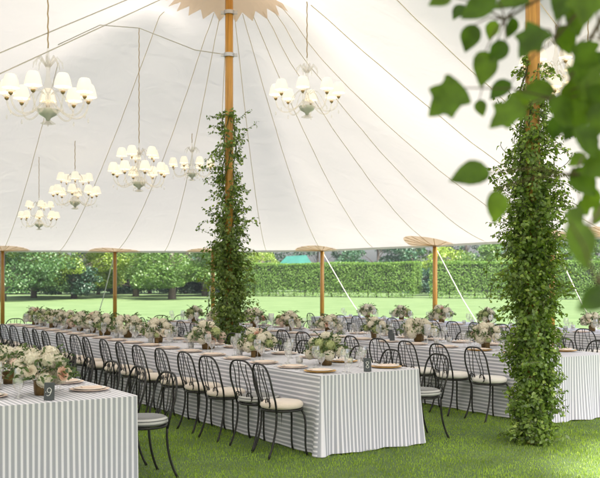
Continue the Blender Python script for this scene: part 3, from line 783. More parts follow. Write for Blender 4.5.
# ------------------------------------------------------------------ tables: offsets of the left edge, front end, length
WD, HT = 1.22, 0.76
tables = {'nine': (-3.22, -0.44, 9.0), 'middle': (0.0, 0.0, 11.6), 'vine': (3.2, 0.16, 11.4), 'outer': (7.5, 0.3, 11.2)}
tname = {'nine': 'the 9 card table', 'middle': 'the middle table', 'vine': 'the table behind the vines', 'outer': 'the outermost table'}
def tablecloth(key, label, ruffle):
    off, t0, L = tables[key]
    r_ = random.Random(hash(key) % 1000 if False else len(key))
    m_ = MB(); W2 = WD/2
    # perimeter with small rounded corners, local x along V, y along U; origin front corner centre
    per = []; rad = 0.03
    def line(a, b, n):
        for k in range(n): per.append((a[0]+(b[0]-a[0])*k/n, a[1]+(b[1]-a[1])*k/n))
    def arc(cx, cy, a0):
        for k in range(5): a = a0+PI/2*k/5; per.append((cx+rad*math.cos(a), cy+rad*math.sin(a)))
    ns = int(L/0.06)
    line((-W2+rad, 0), (W2-rad, 0), 44); arc(W2-rad, rad, -PI/2)
    line((W2, rad), (W2, L-rad), ns); arc(W2-rad, L-rad, 0)
    line((W2-rad, L), (-W2+rad, L), 20); arc(-W2+rad, L-rad, PI/2)
    line((-W2, L-rad), (-W2, rad), ns); arc(-W2+rad, rad, PI)
    n = len(per); rows = 14; s = 0.0; arcs = [0.0]
    for i in range(1, n): arcs.append(arcs[-1]+math.dist(per[i], per[i-1]))
    ph = r_.uniform(0, 6)
    vs = []; 
    for j in range(rows+1):
        h = j/rows; z = HT*(1-h)
        for i in range(n):
            x, y = per[i]
            dx = max(-1, min(1, (abs(x)-(W2-rad))/rad))*math.copysign(1, x) if abs(x) > W2-rad else 0
            dy = 0
            if y < rad: dy = -(rad-y)/rad
            elif y > L-rad: dy = (y-(L-rad))/rad
            nl = math.hypot(dx, dy) or 1; dx /= nl; dy /= nl
            a = arcs[i]; end = 1.0 if (y < rad*1.01) else 0.35
            wv = (math.sin(a*9+ph)+0.6*math.sin(a*17.3+2*ph)+0.5*math.sin(a*31+ph*3))*0.011*ruffle*end
            cr = 0.0
            cd = min(math.hypot(abs(x)-W2, y), 9)        # front corners: the cloth hangs out in a soft fold
            cr = (math.exp(-(cd/0.06)**2)*0.04+math.exp(-((cd-0.15)/0.05)**2)*-0.018)*(0.3 if key == 'nine' else 1.0)
            fl = 0.006*h + 0.026*h**1.6*(1 if end == 1 else 0.5)*(0.2 if key == 'nine' else 1.0) + (wv+cr)*h**1.15
            zz = z
            if j == rows: zz = 0.012+0.006*math.sin(a*13+ph)
            vs.append((x+dx*fl, y+dy*fl, zz))
    def uvof(i, j, onend):
        x, y = per[i]; dr = HT*j/rows
        if onend: return (x+20.0, y)
        return (math.copysign(W2+dr, x)+20.0, y)
    fs = []; uv = []
    for j in range(rows):
        for i in range(n):
            k = (i+1) % n
            xm = (per[i][0]+per[k][0])/2; ym = (per[i][1]+per[k][1])/2
            onend = ym < rad*0.4 or ym > L-rad*0.4
            fs.append((j*n+i, j*n+k, (j+1)*n+k, (j+1)*n+i))
            uv.append([uvof(i, j, onend), uvof(k, j, onend), uvof(k, j+1, onend), uvof(i, j+1, onend)])
    m_.add(vs, fs, uv)
    # top
    m_.add([(x, y, HT) for (x, y) in per], [tuple(range(n))], [[(x+20.0, y) for (x, y) in per]])
    me = m_.mesh('tablecloth', M['cloth'], True)
    import bmesh
    bm = bmesh.new(); bm.from_mesh(me); bmesh.ops.remove_doubles(bm, verts=bm.verts, dist=0.0002); bmesh.ops.recalc_face_normals(bm, faces=bm.faces)
    for e in bm.edges:
        if len(e.link_faces) == 2 and e.calc_face_angle(0) > 0.9: e.smooth = False
    bm.to_mesh(me); bm.free()
    c = T(off+W2, t0)
    o = link('tablecloth', me, None, c, (0, 0, RU-PI/2)); tag(o, label, 'tablecloth', 'striped tablecloths on the long tables')
tablecloth('nine', 'grey striped cloth over the long table with the 9 card', 0.9)
tablecloth('middle', 'grey striped cloth over the long middle table, its hem on the grass', 1.25)
tablecloth('vine', 'striped cloth with ruffled end over the table behind the vines', 1.7)
tablecloth('outer', 'striped cloth over the outermost table towards the hedge', 1.0)
def board(key):
    off, t0, L = tables[key]
# ------------------------------------------------------------------ chairs
def ring_pts(r, z, n=20, sx=1.0): return [(r*math.cos(2*PI*k/n)*sx, r*math.sin(2*PI*k/n), z) for k in range(n)]
def chair_meshes():
    d = {}
    s = MB(); s.tube(ring_pts(0.195, 0.435, 22), 0.011, 6, True)
    for k in (-1, 0, 1): 
        w_ = math.sqrt(0.19**2-(0.09*k)**2); s.tube([(0.09*k, -w_, 0.435), (0.09*k, w_, 0.435)], 0.006, 5)
    pass
    d['seat'] = s.mesh('seat', M['iron'], True)
    b = MB(); hoop = []
    n = 26
    for k in range(n+1):
        a = PI*k/n
        x = -0.195*math.cos(a)*(1.0 if a else 1)
        x = -0.205*math.copysign(abs(math.cos(a))**0.62, math.cos(a))
        z = 0.655+0.215*max(0.0, math.sin(a))**0.85
        hoop.append((x, -0.15-(z-0.44)*0.20, z))
    hoop = [(-0.183, -0.135, 0.42), (-0.197, -0.155, 0.53)]+hoop+[(0.197, -0.155, 0.53), (0.183, -0.135, 0.42)]
    b.tube(hoop, 0.0098, 7)
    for x0, x1, zt in ((-0.025, -0.135, 0.835), (-0.012, -0.05, 0.866), (0.012, 0.05, 0.866), (0.025, 0.135, 0.835)):
        pts = []
        for k in range(13):
            q = k/12; z = 0.435+(zt-0.435)*q
            x = x0*2.4*(1-q)+x1*q + math.copysign(0.028, x0)*math.sin(q*PI*1.6)
            pts.append((x, -0.165-(z-0.44)*0.20+0.012*(1-q), z))
        b.tube(pts, 0.0052, 5)
    for s_ in (-1, 1):                                   # scrolls at the foot of the back
        pts = []
        for k in range(17):
            a = k/16*2*PI*1.15; r = 0.052*(1-0.35*k/16)
            pts.append((s_*(0.088+r*math.cos(a)), -0.172-(0.05+r*math.sin(a))*0.2, 0.505+r*math.sin(a)))
        b.tube(pts, 0.0058, 5)
    d['backrest'] = b.mesh('backrest', M['iron'], True)
    for s_, nm in ((-1, 'fl'), (1, 'fr')):
        l = MB(); l.tube(bez((s_*0.125, 0.145, 0.435), (s_*0.175, 0.21, 0.36), (s_*0.138, 0.15, 0.12), (s_*0.16, 0.195, 0.0), 10), [0.0105]*5+[0.0098]*5+[0.012], 7); d[nm] = l.mesh('leg', M['iron'], True)
    for s_, nm in ((-1, 'rl'), (1, 'rr')):
        l = MB(); l.tube(bez((s_*0.178, -0.135, 0.435), (s_*0.168, -0.125, 0.28), (s_*0.172, -0.16, 0.12), (s_*0.19, -0.225, 0.0), 10), [0.0105]*10+[0.012], 7); d[nm] = l.mesh('leg', M['iron'], True)
    prof = [(0.0, 0.447), (0.17, 0.447), (0.198, 0.457), (0.207, 0.476), (0.203, 0.498), (0.18, 0.513), (0.10, 0.521), (0.0, 0.519)]
    for nm, mt in (('cb', 'cushion_beige'), ('cw', 'cushion_white'), ('cg', 'cushion_grey')):
        c = MB(); c.lathe(prof, 28); d[nm] = c.mesh('cushion', M[mt], True)
    c = MB(); c.lathe([(0.2075, 0.466), (0.2105, 0.472), (0.2102, 0.481), (0.2075, 0.486)], 28); c.lathe([(0.2055, 0.4955), (0.2015, 0.502), (0.1945, 0.507), (0.189, 0.5105)], 28)
    d['band'] = c.mesh('stripe_band', M['cushion_band'], True)
    return d
CH = chair_meshes()
CHAIRG = 'iron chairs along the long tables'
def first_chair(kind):
    t = thing('bistro_chair', '', 'chair', group=CHAIRG)
    part('seat', CH['seat'], t); part('backrest', CH['backrest'], t)
    for k in ('fl', 'fr', 'rl', 'rr'): part('leg', CH[k], t)
    cu = part('cushion', CH[kind], t)
    if kind == 'cg': part('stripe_band', CH['band'], cu)
    return t
PROTO = {}
def chair(kind, loc, rz, label):
    if kind not in PROTO:
        o = first_chair(kind); o.location = loc; o.rotation_euler = (0, 0, rz); o['label'] = label; PROTO[kind] = o; return o
    return dup(PROTO[kind], loc, rz, label)
ORD = ['first', 'second', 'third', 'fourth', 'fifth', 'sixth', 'seventh', 'eighth', 'ninth', 'tenth', 'eleventh', 'twelfth', 'thirteenth', 'fourteenth', 'fifteenth', 'sixteenth', 'seventeenth', 'eighteenth', 'nineteenth', 'twentieth']
kname = {'cb': 'beige', 'cw': 'ivory', 'cg': 'grey striped'}
RNEAR = math.atan2(V.y, V.x)-PI/2       # faces +V
RFAR = RNEAR+PI
seat_t = {}
A_near = [0.30, 0.80, 1.38, 1.98, 2.58, 3.2, 3.84, 4.44, 5.05, 5.66, 6.28, 6.9, 7.5, 8.12, 8.74, 9.36, 9.98, 10.6, 11.2]
seat_t['middle', 'near'] = A_near
seat_t['middle', 'far'] = [0.30]+[1.05+0.62*k for k in range(17)]
seat_t['vine', 'near'] = [0.78+0.62*k for k in range(18)]
seat_t['vine', 'far'] = [0.75+0.62*k for k in range(18)]
seat_t['nine', 'far'] = [0.10+0.62*k for k in range(13)]
seat_t['nine', 'near'] = [0.10+0.62*k for k in range(2)]
seat_t['outer', 'near'] = [0.9+0.62*k for k in range(17)]
rr = random.Random(21)
for (key, side), ts in seat_t.items():
    if (key, side) == ('nine', 'near'): continue
    off, t0, L = tables[key]
    for i, tt in enumerate(ts):
        if side == 'near': o_ = off-0.25+rr.uniform(-0.02, 0.03); rz = RNEAR
        else: o_ = off+WD+0.25+rr.uniform(-0.03, 0.02); rz = RFAR
        kind = 'cb' if key == 'middle' and side == 'near' else ('cg' if (key == 'nine') else rr.choice(['cb', 'cw']))
        if (key, side) == ('middle', 'near') and i == 1: kind = 'cg'
        if (key, side) == ('middle', 'far') and i == 0: kind = 'cg'
        dr = rr.uniform(-0.10, 0.10)
        if (key, side) == ('middle', 'near'):
            if i == 0: dr = -0.12; o_ = off-0.24
            if i == 1: dr = 0.12; o_ = off-0.20
        chair(kind, T(o_, tt), rz+dr, f'iron chair, {kname[kind]} cushion, {ORD[i]} from front, {side} side of {tname[key]}')
for key in ('middle', 'vine'):
    off, t0, L = tables[key]
    for i, w_ in enumerate((0.34, 0.9)):
        chair('cb', T(off+w_, t0+L+0.28), RNEAR+PI/2+rr.uniform(-.1, .1), f'iron chair at the far head of {tname[key]}, ' + ('nearer its left corner' if i == 0 else 'nearer its right corner'))

# ------------------------------------------------------------------ table ware
def lathe_mesh(name, prof, mat, n=20):
    m_ = MB(); m_.lathe(prof, n); return m_.mesh(name, mat, True)
charger_gold = lathe_mesh('charger', [(0.0, 0.0), (0.10, 0.0), (0.155, 0.012), (0.162, 0.016), (0.155, 0.018), (0.10, 0.007), (0.0, 0.007)], M['gold'], 28)
charger_pale = lathe_mesh('charger', [(0.0, 0.0), (0.10, 0.0), (0.155, 0.012), (0.162, 0.016), (0.155, 0.018), (0.10, 0.007), (0.0, 0.007)], M['napkin'], 28)
plate_me = lathe_mesh('plate', [(0.0, 0.0), (0.08, 0.0), (0.128, 0.014), (0.133, 0.018), (0.127, 0.019), (0.08, 0.006), (0.0, 0.006)], M['china'], 28)
wine_bowl = [(0.0, 0.105), (0.012, 0.105), (0.034, 0.125), (0.045, 0.155), (0.043, 0.19), (0.034, 0.225)]
wine_me = lathe_mesh('wine_glass', [(0.0, 0.001), (0.036, 0.002), (0.008, 0.010), (0.0042, 0.02), (0.004, 0.10)]+wine_bowl[1:], M['glass'], 16)
goblet_me = lathe_mesh('water_goblet', [(0.0, 0.001), (0.034, 0.002), (0.008, 0.009), (0.006, 0.05), (0.016, 0.062), (0.036, 0.085), (0.041, 0.12), (0.039, 0.155)], M['glass'], 16)
tumbler_me = lathe_mesh('votive_holder', [(0.0, 0.002), (0.03, 0.002), (0.036, 0.01), (0.039, 0.085), (0.036, 0.085), (0.033, 0.02), (0.0, 0.018)], M['glass'], 14)
candle_me = lathe_mesh('candle', [(0.0, 0.019), (0.03, 0.019), (0.03, 0.05), (0.0, 0.052)], M['wax'], 12)
hurr_me = lathe_mesh('hurricane_vase', [(0.0, 0.002), (0.04, 0.003), (0.012, 0.015), (0.008, 0.10), (0.03, 0.125), (0.048, 0.135), (0.052, 0.27), (0.05, 0.27), (0.046, 0.14), (0.0, 0.132)], M['glass'], 18)
nap = MB()
nap.box((0, 0, 0.006), (0.10, 0.21, 0.010)); nap.box((0.004, -0.02, 0.014), (0.085, 0.16, 0.006))
napkin_me = nap.mesh('napkin', M['napkin'])
menu = MB(); menu.box((0, 0, 0.0015), (0.09, 0.19, 0.002)); menu_me = menu.mesh('menu_card', M['paper'])
knife = MB(); knife.box((0, -0.05, 0.003), (0.012, 0.10, 0.004)); knife.box((0, 0.055, 0.003), (0.018, 0.11, 0.002)); knife_me = knife.mesh('knife', M['metal'])
fork = MB(); fork.box((0, -0.04, 0.003), (0.008, 0.13, 0.003)); fork.box((0, 0.035, 0.004), (0.022, 0.03, 0.003))
for k in range(4): fork.box((-0.009+0.006*k, 0.07, 0.005), (0.0028, 0.045, 0.002))
fork_me = fork.mesh('fork', M['metal'])
def put(name, me, loc, rz, label, cat, group): return tag(link(name, me, None, loc, (0, 0, rz)), label, cat, group)
for (key, side), ts in seat_t.items():
    off, t0, L = tables[key]
    for i, tt in enumerate(ts):
        if tt > t0+L-0.15: continue
        sg = 1 if side == 'near' else -1
        o_ = off+0.20 if side == 'near' else off+WD-0.20
        rz = RNEAR if side == 'near' else RFAR
        where = f'{ORD[i]} seat from front, {side} side of {tname[key]}'
        gold = (key, i) in {('middle', 0), ('nine', 9), ('vine', 0), ('vine', 1)} or (key == 'middle' and side == 'far' and i == 1)
        put('charger', charger_gold if gold else charger_pale, T(o_, tt, HT+0.001), rz, ('gold' if gold else 'blush')+f' charger at {where}', 'charger', 'chargers set at the seats')
        put('plate', plate_me, T(o_, tt, HT+0.0095), rz, f'white plate at {where}', 'plate', 'plates set at the seats')
        put('napkin', napkin_me, T(o_+sg*0.005, tt+rr.uniform(-.01, .01), HT+0.0165), rz+rr.uniform(-0.2, 0.2), f'folded blush napkin at {where}', 'napkin', 'napkins on the plates')
        q = sg
        put('wine_glass', wine_me, T(o_+sg*rr.uniform(.2, .24), tt-q*0.11+rr.uniform(-.015, .015), HT), 0, f'tall wine glass at {where}', 'glass', 'wine glasses')
        put('water_goblet', goblet_me, T(o_+sg*rr.uniform(.18, .22), tt-q*0.20+rr.uniform(-.015, .015), HT), 0, f'short stemmed goblet at {where}', 'glass', 'water goblets')
        if tt < 5.5:
            put('knife', knife_me, T(o_, tt-q*0.20, HT+0.001), rz, f'steel knife at {where}', 'knife', 'knives')
            put('fork', fork_me, T(o_, tt+q*0.20, HT+0.001), rz, f'steel fork at {where}', 'fork', 'forks')
# candles and hurricanes down the middle of each table
for key, (off, t0, L) in tables.items():
    n = int(L/1.3)
    for k in range(n):
        for j, (dv, du) in enumerate(((-0.20, 0.45), (0.19, 0.62))):
            tt = t0+0.55+1.3*k+du
            if tt > t0+L-0.2: continue
            vt = tag(link('votive_candle', tumbler_me, None, T(off+WD/2+dv, tt, HT)), f'small glass votive, {ORD[k]} from front, {"near" if j == 0 else "far"} half of {tname[key]}', 'candle', 'votive candles')
            part('candle', candle_me, vt)
hw = [('vine', 2.6, 0.5), ('vine', 5.1, 0.75), ('vine', 1.0, 0.95), ('outer', 2.0, 0.5), ('middle', 4.2, 0.85), ('outer', 4.6, 0.5), ('vine', 7.4, 0.8)]
hl = ['tall glass hurricane behind the blush bouquets on the table behind the vines', 'tall glass hurricane midway along the table behind the vines', 'tall glass hurricane beside the front vine on the table behind it',
      'tall glass hurricane on the front part of the outermost table', 'tall glass hurricane among bouquets midway along the middle table', 'second tall glass hurricane along the outermost table', 'tall glass hurricane towards the far end of the table behind the vines']
for (key, tt, w_), lb in zip(hw, hl):
    off, t0, L = tables[key]; put('hurricane_glass', hurr_me, T(off+w_, t0+tt, HT), 0, lb, 'glass', 'tall hurricane glasses')

# slate table number cards
def chalk_digit(dg):
    """hand written figure as strokes in the card plane, x to the right, z up, about 0.06 high"""
    if dg == '9':
        p = [(0.016*math.cos(a)+0.0, 0.086+0.019*math.sin(a)) for a in [0.5+2*PI*k/18 for k in range(19)]]
        return [p, [(0.016, 0.094), (0.0155, 0.080), (0.010, 0.060), (0.0, 0.044), (-0.012, 0.040), (-0.019, 0.046)], [(-0.031, 0.071), (-0.025, 0.071)]]
    if dg == '8':
        p = []
        for k in range(33):
            a = 2*PI*k/32; p.append((0.015*math.sin(2*a), 0.076+0.034*math.cos(a)))
        return [p]
    return []
def card(loc, rz, dg, label):
    t = thing('number_card', label, 'table number', loc, rz, 'slate table number cards')
    t.scale = (0.9,)*3
    b = MB(); rot = Matrix.Rotation(math.radians(-9), 3, 'X')
    b.box(rot @ Vector((0, 0, 0.076)), (0.085, 0.006, 0.148), rot); b.box((0, 0.02, 0.004), (0.05, 0.05, 0.008))
    part('slate', b.mesh('slate', M['slate']), t)
    st = chalk_digit(dg)
    if st:
        c = MB()
        for p in st:
            c.tube([rot @ Vector((x*1.05, -0.0045, z)) for x, z in p], 0.0021, 5)
        part('chalk_figure', c.mesh('chalk_figure', M['chalk']), t)
card(T(-2.67, -0.34, HT), -RV+0.15 if False else math.atan2(0.0, 1)+0.10, '9', 'slate card with chalk figure 9 on the table in front')
card(T(0.60, 0.06, HT), 0.12, '8', 'slate card with chalk figure standing at the end of the middle table')
card(T(3.42, 3.2, HT), 0.2, '', 'small slate card among glasses on the table behind the vines')
card(T(3.95, 3.9, HT), 0.2, '', 'dark slate card behind the smaller one, beside white blooms')

# ------------------------------------------------------------------ flower arrangements
def bloom_mesh(name, mat, r, n, flat=0.85, size=0.024, seed=0):
    p = rand_unit(n); p[:, 2] *= flat
    nrm = p/np.linalg.norm(p, axis=1, keepdims=True)+rng.normal(size=(n, 3))*0.25; nrm /= np.linalg.norm(nrm, axis=1, keepdims=True)
    pos = p*r*(rng.uniform(0.9, 1.05, n)[:, None])
    me = leaf_mesh(name, pos, nrm, rand_unit(n), rng.uniform(0.8, 1.25, n)*size, mat, 1.0, 0.3)
    import bmesh
    bm = bmesh.new(); bm.from_mesh(me); g = bmesh.ops.create_icosphere(bm, subdivisions=2, radius=r*0.9)
    for v in g['verts']: v.co.z *= flat; v.co *= 1+0.06*mnoise.noise(v.co*60)
    bm.to_mesh(me); bm.free(); return me
blooms = {'hyd_white': [bloom_mesh('hydrangea', M['hyd_white'], 0.066, 260, 0.85, 0.02), bloom_mesh('hydrangea', M['hyd_white'], 0.074, 320, 0.85, 0.02)],
          'hyd_green': [bloom_mesh('hydrangea', M['hyd_green'], 0.06, 220, 0.85, 0.02)], 'hyd_blush': [bloom_mesh('hydrangea', M['hyd_blush'], 0.058, 210, 0.85, 0.02)]}
def rose_mesh(mat):
    m_ = MB()
    for layer, (r0, hgt, open_, n) in enumerate(((0.008, 0.034, 0.1, 3), (0.016, 0.034, 0.3, 4), (0.024, 0.030, 0.55, 5), (0.032, 0.025, 0.9, 6), (0.038, 0.018, 1.25, 6))):
        for k in range(n):
            a0 = 2*PI*k/n+layer*0.7; wd = 2*PI/n*0.68; vs = []; NU, NV = 5, 4
            for j in range(NV):
                v = j/(NV-1)
                for i in range(NU):
                    u = i/(NU-1)*2-1
                    r = r0*(0.35+0.65*v**0.6)*(1+0.06*u*u)+open_*0.010*v*v
                    z = -0.016+hgt*v*(1.0-0.28*u*u)-open_*0.010*v**3
                    an = a0+u*wd*(0.55+0.45*math.sin(PI*min(1, v*0.62+0.2)))
                    vs.append((r*math.cos(an), r*math.sin(an), z))
            m_.add(vs, [(j*NU+i, j*NU+i+1, (j+1)*NU+i+1, (j+1)*NU+i) for j in range(NV-1) for i in range(NU-1)])
    return m_.mesh('rose', mat, True)
blooms['rose_peach'] = [rose_mesh(M['rose_peach'])]; blooms['rose_cream'] = [rose_mesh(M['rose_cream'])]
vase_me = lathe_mesh('vase', [(0.0, 0.0), (0.052, 0.0), (0.058, 0.01), (0.062, 0.05), (0.064, 0.105), (0.068, 0.11), (0.06, 0.11), (0.056, 0.06), (0.0, 0.05)], M['vase'], 20)
jar_me = lathe_mesh('bud_vase', [(0.0, 0.0), (0.028, 0.0), (0.03, 0.01), (0.03, 0.075), (0.032, 0.08), (0.026, 0.08), (0.0, 0.05)], M['vase'], 14)
def arrangement_parts(seed, spread):
    """list of bloom placements and a foliage mesh for one style"""
    r_ = random.Random(seed); L = []
    tries = 0
    while len(L) < 21 and tries < 1500:
        tries += 1
        a = r_.uniform(0, 2*PI); e = r_.uniform(-0.35, 1.45)
        rad = 0.160*r_.uniform(0.8, 1.12)
        p = Vector((math.cos(a)*math.cos(e)*rad*spread, math.sin(a)*math.cos(e)*rad*spread*0.86, 0.165+math.sin(e)*rad*0.86))
        if any((p-q[0]).length < 0.104 for q in L): continue
        k = r_.choices(['hyd_white', 'hyd_green', 'hyd_blush', 'rose_peach', 'rose_cream'], [8, 2.0, 1.8, 1.0, 2.4])[0]
        L.append((p, k, Vector((p.x, p.y, p.z-0.12)).normalized(), r_.uniform(0.74, 1.02)*(1.2 if k.startswith('rose') else 1.0)))
    n = 380
    u = rand_unit(n); u[:, 2] = np.abs(u[:, 2])*1.0-0.22
    pos = np.stack([u[:, 0]*0.20*spread, u[:, 1]*0.18*spread, 0.165+u[:, 2]*0.17], 1)*1.0
    pos[:, :2] *= rng.uniform(0.6, 1.2, n)[:, None]
    sprig_p = []; sprig_t = []
    for k in range(17):
        a = r_.uniform(0, 2*PI); dv = Vector((math.cos(a)*0.8*spread, math.sin(a)*0.8, r_.uniform(0.3, 1.3))).normalized()
        for j in range(9):
            q = Vector((0, 0, 0.2))+dv*(0.13+0.017*j)+Vector((0, 0, -0.0012*j*j*0.6))
            sprig_p.append(q[:]); sprig_t.append((dv+Vector((r_.gauss(0, .7), r_.gauss(0, .7), r_.gauss(0, .4)))).normalized()[:])
    pos = np.concatenate([pos, np.array(sprig_p)]); tan = np.concatenate([u+rng.normal(size=(n, 3))*0.6, np.array(sprig_t)])
    m = len(pos); nr = rand_unit(m)*0.8+np.array([0, 0, 0.7]); nr /= np.linalg.norm(nr, axis=1, keepdims=True)
    sz = np.concatenate([rng.uniform(0.035, 0.065, n), rng.uniform(0.025, 0.04, m-n)])
    return L, leaf_mesh('foliage', pos, nr, tan, sz, M['flower_leaf'], 0.5, 0.2)
STY = [arrangement_parts(s, sp_) for s, sp_ in ((1, 1.25), (2, 1.45), (3, 1.15), (4, 1.35), (5, 1.3))]
def arrangement(loc, rz, st, label, scale=1.0, two=True):
    t = thing('flower_arrangement', label, 'flowers', loc, rz, 'flower arrangements down the tables', scale)
    L, fol = STY[st]
    part('vase', vase_me, t)
    if two: part('bud_vase', jar_me, t, loc=(0.13, -0.10, 0))
    part('foliage', fol, t)
    for (p, k, dv, s) in L:
        me_ = blooms[k][0 if len(blooms[k]) == 1 else int(s*1000) % len(blooms[k])]
        part('hydrangea' if k.startswith('hyd') else 'rose', me_, t, loc=p, rot=dv.to_track_quat('Z', 'Y').to_euler(), scale=s)
    if two:
        part('rose', blooms['rose_cream'][0], t, loc=(0.13, -0.10, 0.10), scale=1.1); part('hydrangea', blooms['hyd_green'][0], t, loc=(0.16, -0.12, 0.115), scale=0.6)
    return t
FT = {'nine': [0.02, 0.95, 2.2, 3.5, 4.8, 6.1, 7.4], 'middle': [0.84, 2.2, 3.5, 5.0, 6.3, 7.1, 7.8, 8.5, 9.2, 9.9, 10.55, 11.2],
      'vine': [0.75, 1.75, 3.1, 4.1, 5.4, 6.6, 7.9, 9.2, 10.5], 'outer': [0.9, 2.2, 3.5, 4.8, 6.1, 7.4, 8.7, 10.0]}
k_ = 0
for key, ts in FT.items():
    off, t0, L = tables[key]
    for i, tt in enumerate(ts):
        st = k_ % 5; k_ += 1
        arrangement(T(off+WD/2+rr.uniform(-.04, .04), tt, HT), RU+rr.uniform(-0.4, 0.4)+(PI if i % 2 else 0), st, f'ivory and blush bouquet, {ORD[i]} from the front end of {tname[key]}', rr.uniform(0.92, 1.06), two=True)

# ------------------------------------------------------------------ hedges
def hedge(x0, y0, x1, y1, h, dep, label, seed):
    L = math.hypot(x1-x0, y1-y0); rz = math.atan2(y1-y0, x1-x0)
    t = thing('clipped_hedge', label, 'hedge', (x0, y0, 0), rz, 'clipped hedges across the lawn')
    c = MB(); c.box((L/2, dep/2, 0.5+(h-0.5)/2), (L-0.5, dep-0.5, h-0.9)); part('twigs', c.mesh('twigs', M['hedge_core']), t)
    k = 0.5
    while k < L:
        tr = MB(); tr.tube([(k, dep/2+random.uniform(-.1, .1), -0.05), (k+random.uniform(-.05, .05), dep/2, 0.9)], [0.07, 0.05], 6); k += random.uniform(0.8, 1.3)
        part('trunk', tr.mesh('trunk', M['bark']), t)
    dens = 260
    def face(n, fn, nv):
        p = fn(rng.uniform(0, 1, n), rng.uniform(0, 1, n)); nr = np.array(nv)+rng.normal(size=(n, 3))*0.55
        return p, nr/np.linalg.norm(nr, axis=1, keepdims=True)
    ps = []; ns_ = []
    n = int(L*(h-0.4)*dens)
    def front(a, b):
        x = a*L; z = 0.12+b**0.92*(h-0.12)
        bul = np.array([0.22*mnoise.noise((x[i]*0.8+seed, z[i]*0.9, 1.0))+0.10*mnoise.noise((x[i]*2.6, z[i]*2.6, seed)) for i in range(len(x))])
        return np.stack([x, -bul+rng.uniform(-0.02, 0.22, len(x)), z], 1)
    p, q = face(n, front, (0, -1, 0.25)); ps.append(p); ns_.append(q)
    p, q = face(int(L*dep*dens*0.9), lambda a, b: np.stack([a*L, b*dep, h-0.05+rng.normal(size=len(a))*0.05+0.05*np.sin(a*L*0.7)], 1), (0, -0.2, 1)); ps.append(p); ns_.append(q)
    for xx, sgn in ((0, -1), (L, 1)):
        p, q = face(int(dep*h*dens), lambda a, b: np.stack([xx-sgn*rng.uniform(0, .3, len(a)), a*dep, 0.42+b*(h-0.42)], 1), (sgn, 0, 0.2)); ps.append(p); ns_.append(q)
    pos = np.concatenate(ps); nr = np.concatenate(ns_); m = len(pos)
    part('leaves', leaf_mesh('leaves', pos, nr, rand_unit(m)-np.array([0, 0, 0.5]), rng.uniform(0.08, 0.15, m), M['hedge'], 0.7, 0.2), t)
hA = P(236, HY, 90); hB = P(414, HY, 79)
hedge(hA.x, hA.y, hB.x, hB.y, 3.25, 1.8, 'long clipped hedge across the lawn behind the centre pole', 1)
hC = P(429, HY, 78); hD = P(700, HY, 70)
hedge(hC.x, hC.y, hD.x, hD.y, 3.2, 1.8, 'clipped hedge behind the front vine, past the gap', 2)
sh = thing('garden_shelter', 'teal tarpaulin shelter roof showing over the long hedge', 'shelter', P(296, HY, 96).xy.to_3d())
m_ = MB(); m_.add([(-2.0, -1.5, 3.1), (1.9, -1.5, 3.1), (1.9, 1.5, 3.1), (-2.0, 1.5, 3.1), (-1.0, 0, 4.2), (1.1, 0, 4.32)], [(0, 1, 5, 4), (1, 2, 5), (2, 3, 4, 5), (3, 0, 4)])
part('roof', m_.mesh('roof', M['teal']), sh)
for x in (-1.9, 1.8):
    for y in (-1.4, 1.4):
        l = MB(); l.tube([(x, y, 0), (x, y, 3.12)], 0.05, 6); part('leg', l.mesh('leg', M['metal']), sh)

# ------------------------------------------------------------------ trees
def tree_meshes(seed, H, W, zlow, n, mat, leaf, trunk_r, droop=0.2):
    """lumpy crown of leaf clumps hung on limbs; returns meshes for trunk, limbs, crown"""
    r_ = random.Random(seed); tr = MB(); lb = MB()
    tr.tube([(0, 0, -0.2), (0.05, 0.03, zlow*0.8), (0.0, 0.05, H*0.5), (0.1, 0, H*0.85)], [trunk_r*1.25, trunk_r, trunk_r*0.6, trunk_r*0.15], 9)
    lumps = []
    for k in range(26):
        a = r_.uniform(0, 2*PI); z = zlow+(H-zlow)*r_.random()**0.9; q = (z-zlow)/(H-zlow)
        rad = W/2*math.sqrt(max(0.05, 1-(1.6*(q-0.35))**2 if q > 0.35 else 1-(0.9*(0.35-q))**2))*r_.uniform(0.45, 0.95)
        lumps.append((Vector((math.cos(a)*rad, math.sin(a)*rad, z)), r_.uniform(0.11, 0.2)*W))
    for k in range(16):
        a = r_.uniform(0, 2*PI); rad = W/2*r_.uniform(0.35, 1.0)
        lumps.append((Vector((math.cos(a)*rad, math.sin(a)*rad, zlow+r_.uniform(0.35, 2.6))), r_.uniform(0.11, 0.17)*W))
    for c, s in lumps:
        lb.tube(bez((0, 0, max(zlow*0.7, c.z*0.6)), (c.x*0.3, c.y*0.3, c.z*0.75), (c.x*0.7, c.y*0.7, c.z), c, 5), [trunk_r*0.22, trunk_r*0.18, trunk_r*0.13, trunk_r*0.09, trunk_r*0.06, trunk_r*0.04], 5)
    per = n//len(lumps); ps = []
    for c, s in lumps:
        u = rand_unit(per)*(rng.uniform(0.35, 1.0, per)**0.5)[:, None]
        p = u*np.array([s, s, s*0.62])+np.array(c[:]); p[:, 2] -= droop*(u[:, 0]**2+u[:, 1]**2)*s*0.6
        ps.append(p)
    pos = np.concatenate(ps); m = len(pos); pos[:, 2] = np.maximum(pos[:, 2], zlow*0.55)
    nr = rand_unit(m)*0.75+np.array([0, 0, 0.8]); nr /= np.linalg.norm(nr, axis=1, keepdims=True)
    return tr.mesh('trunk', M['bark'], True), lb.mesh('limbs', M['bark']), leaf_mesh('crown', pos, nr, rand_unit(m), rng.uniform(0.6, 1.25, m)*leaf, mat, 0.7, 0.2)
def tree(ms, loc, rz, label, group, s=1.0, cat='tree', name='lawn_tree'):
    t = thing(name, label, cat, loc, rz, group, s); part('trunk', ms[0], t); part('limbs', ms[1], t); part('crown', ms[2], t); return t
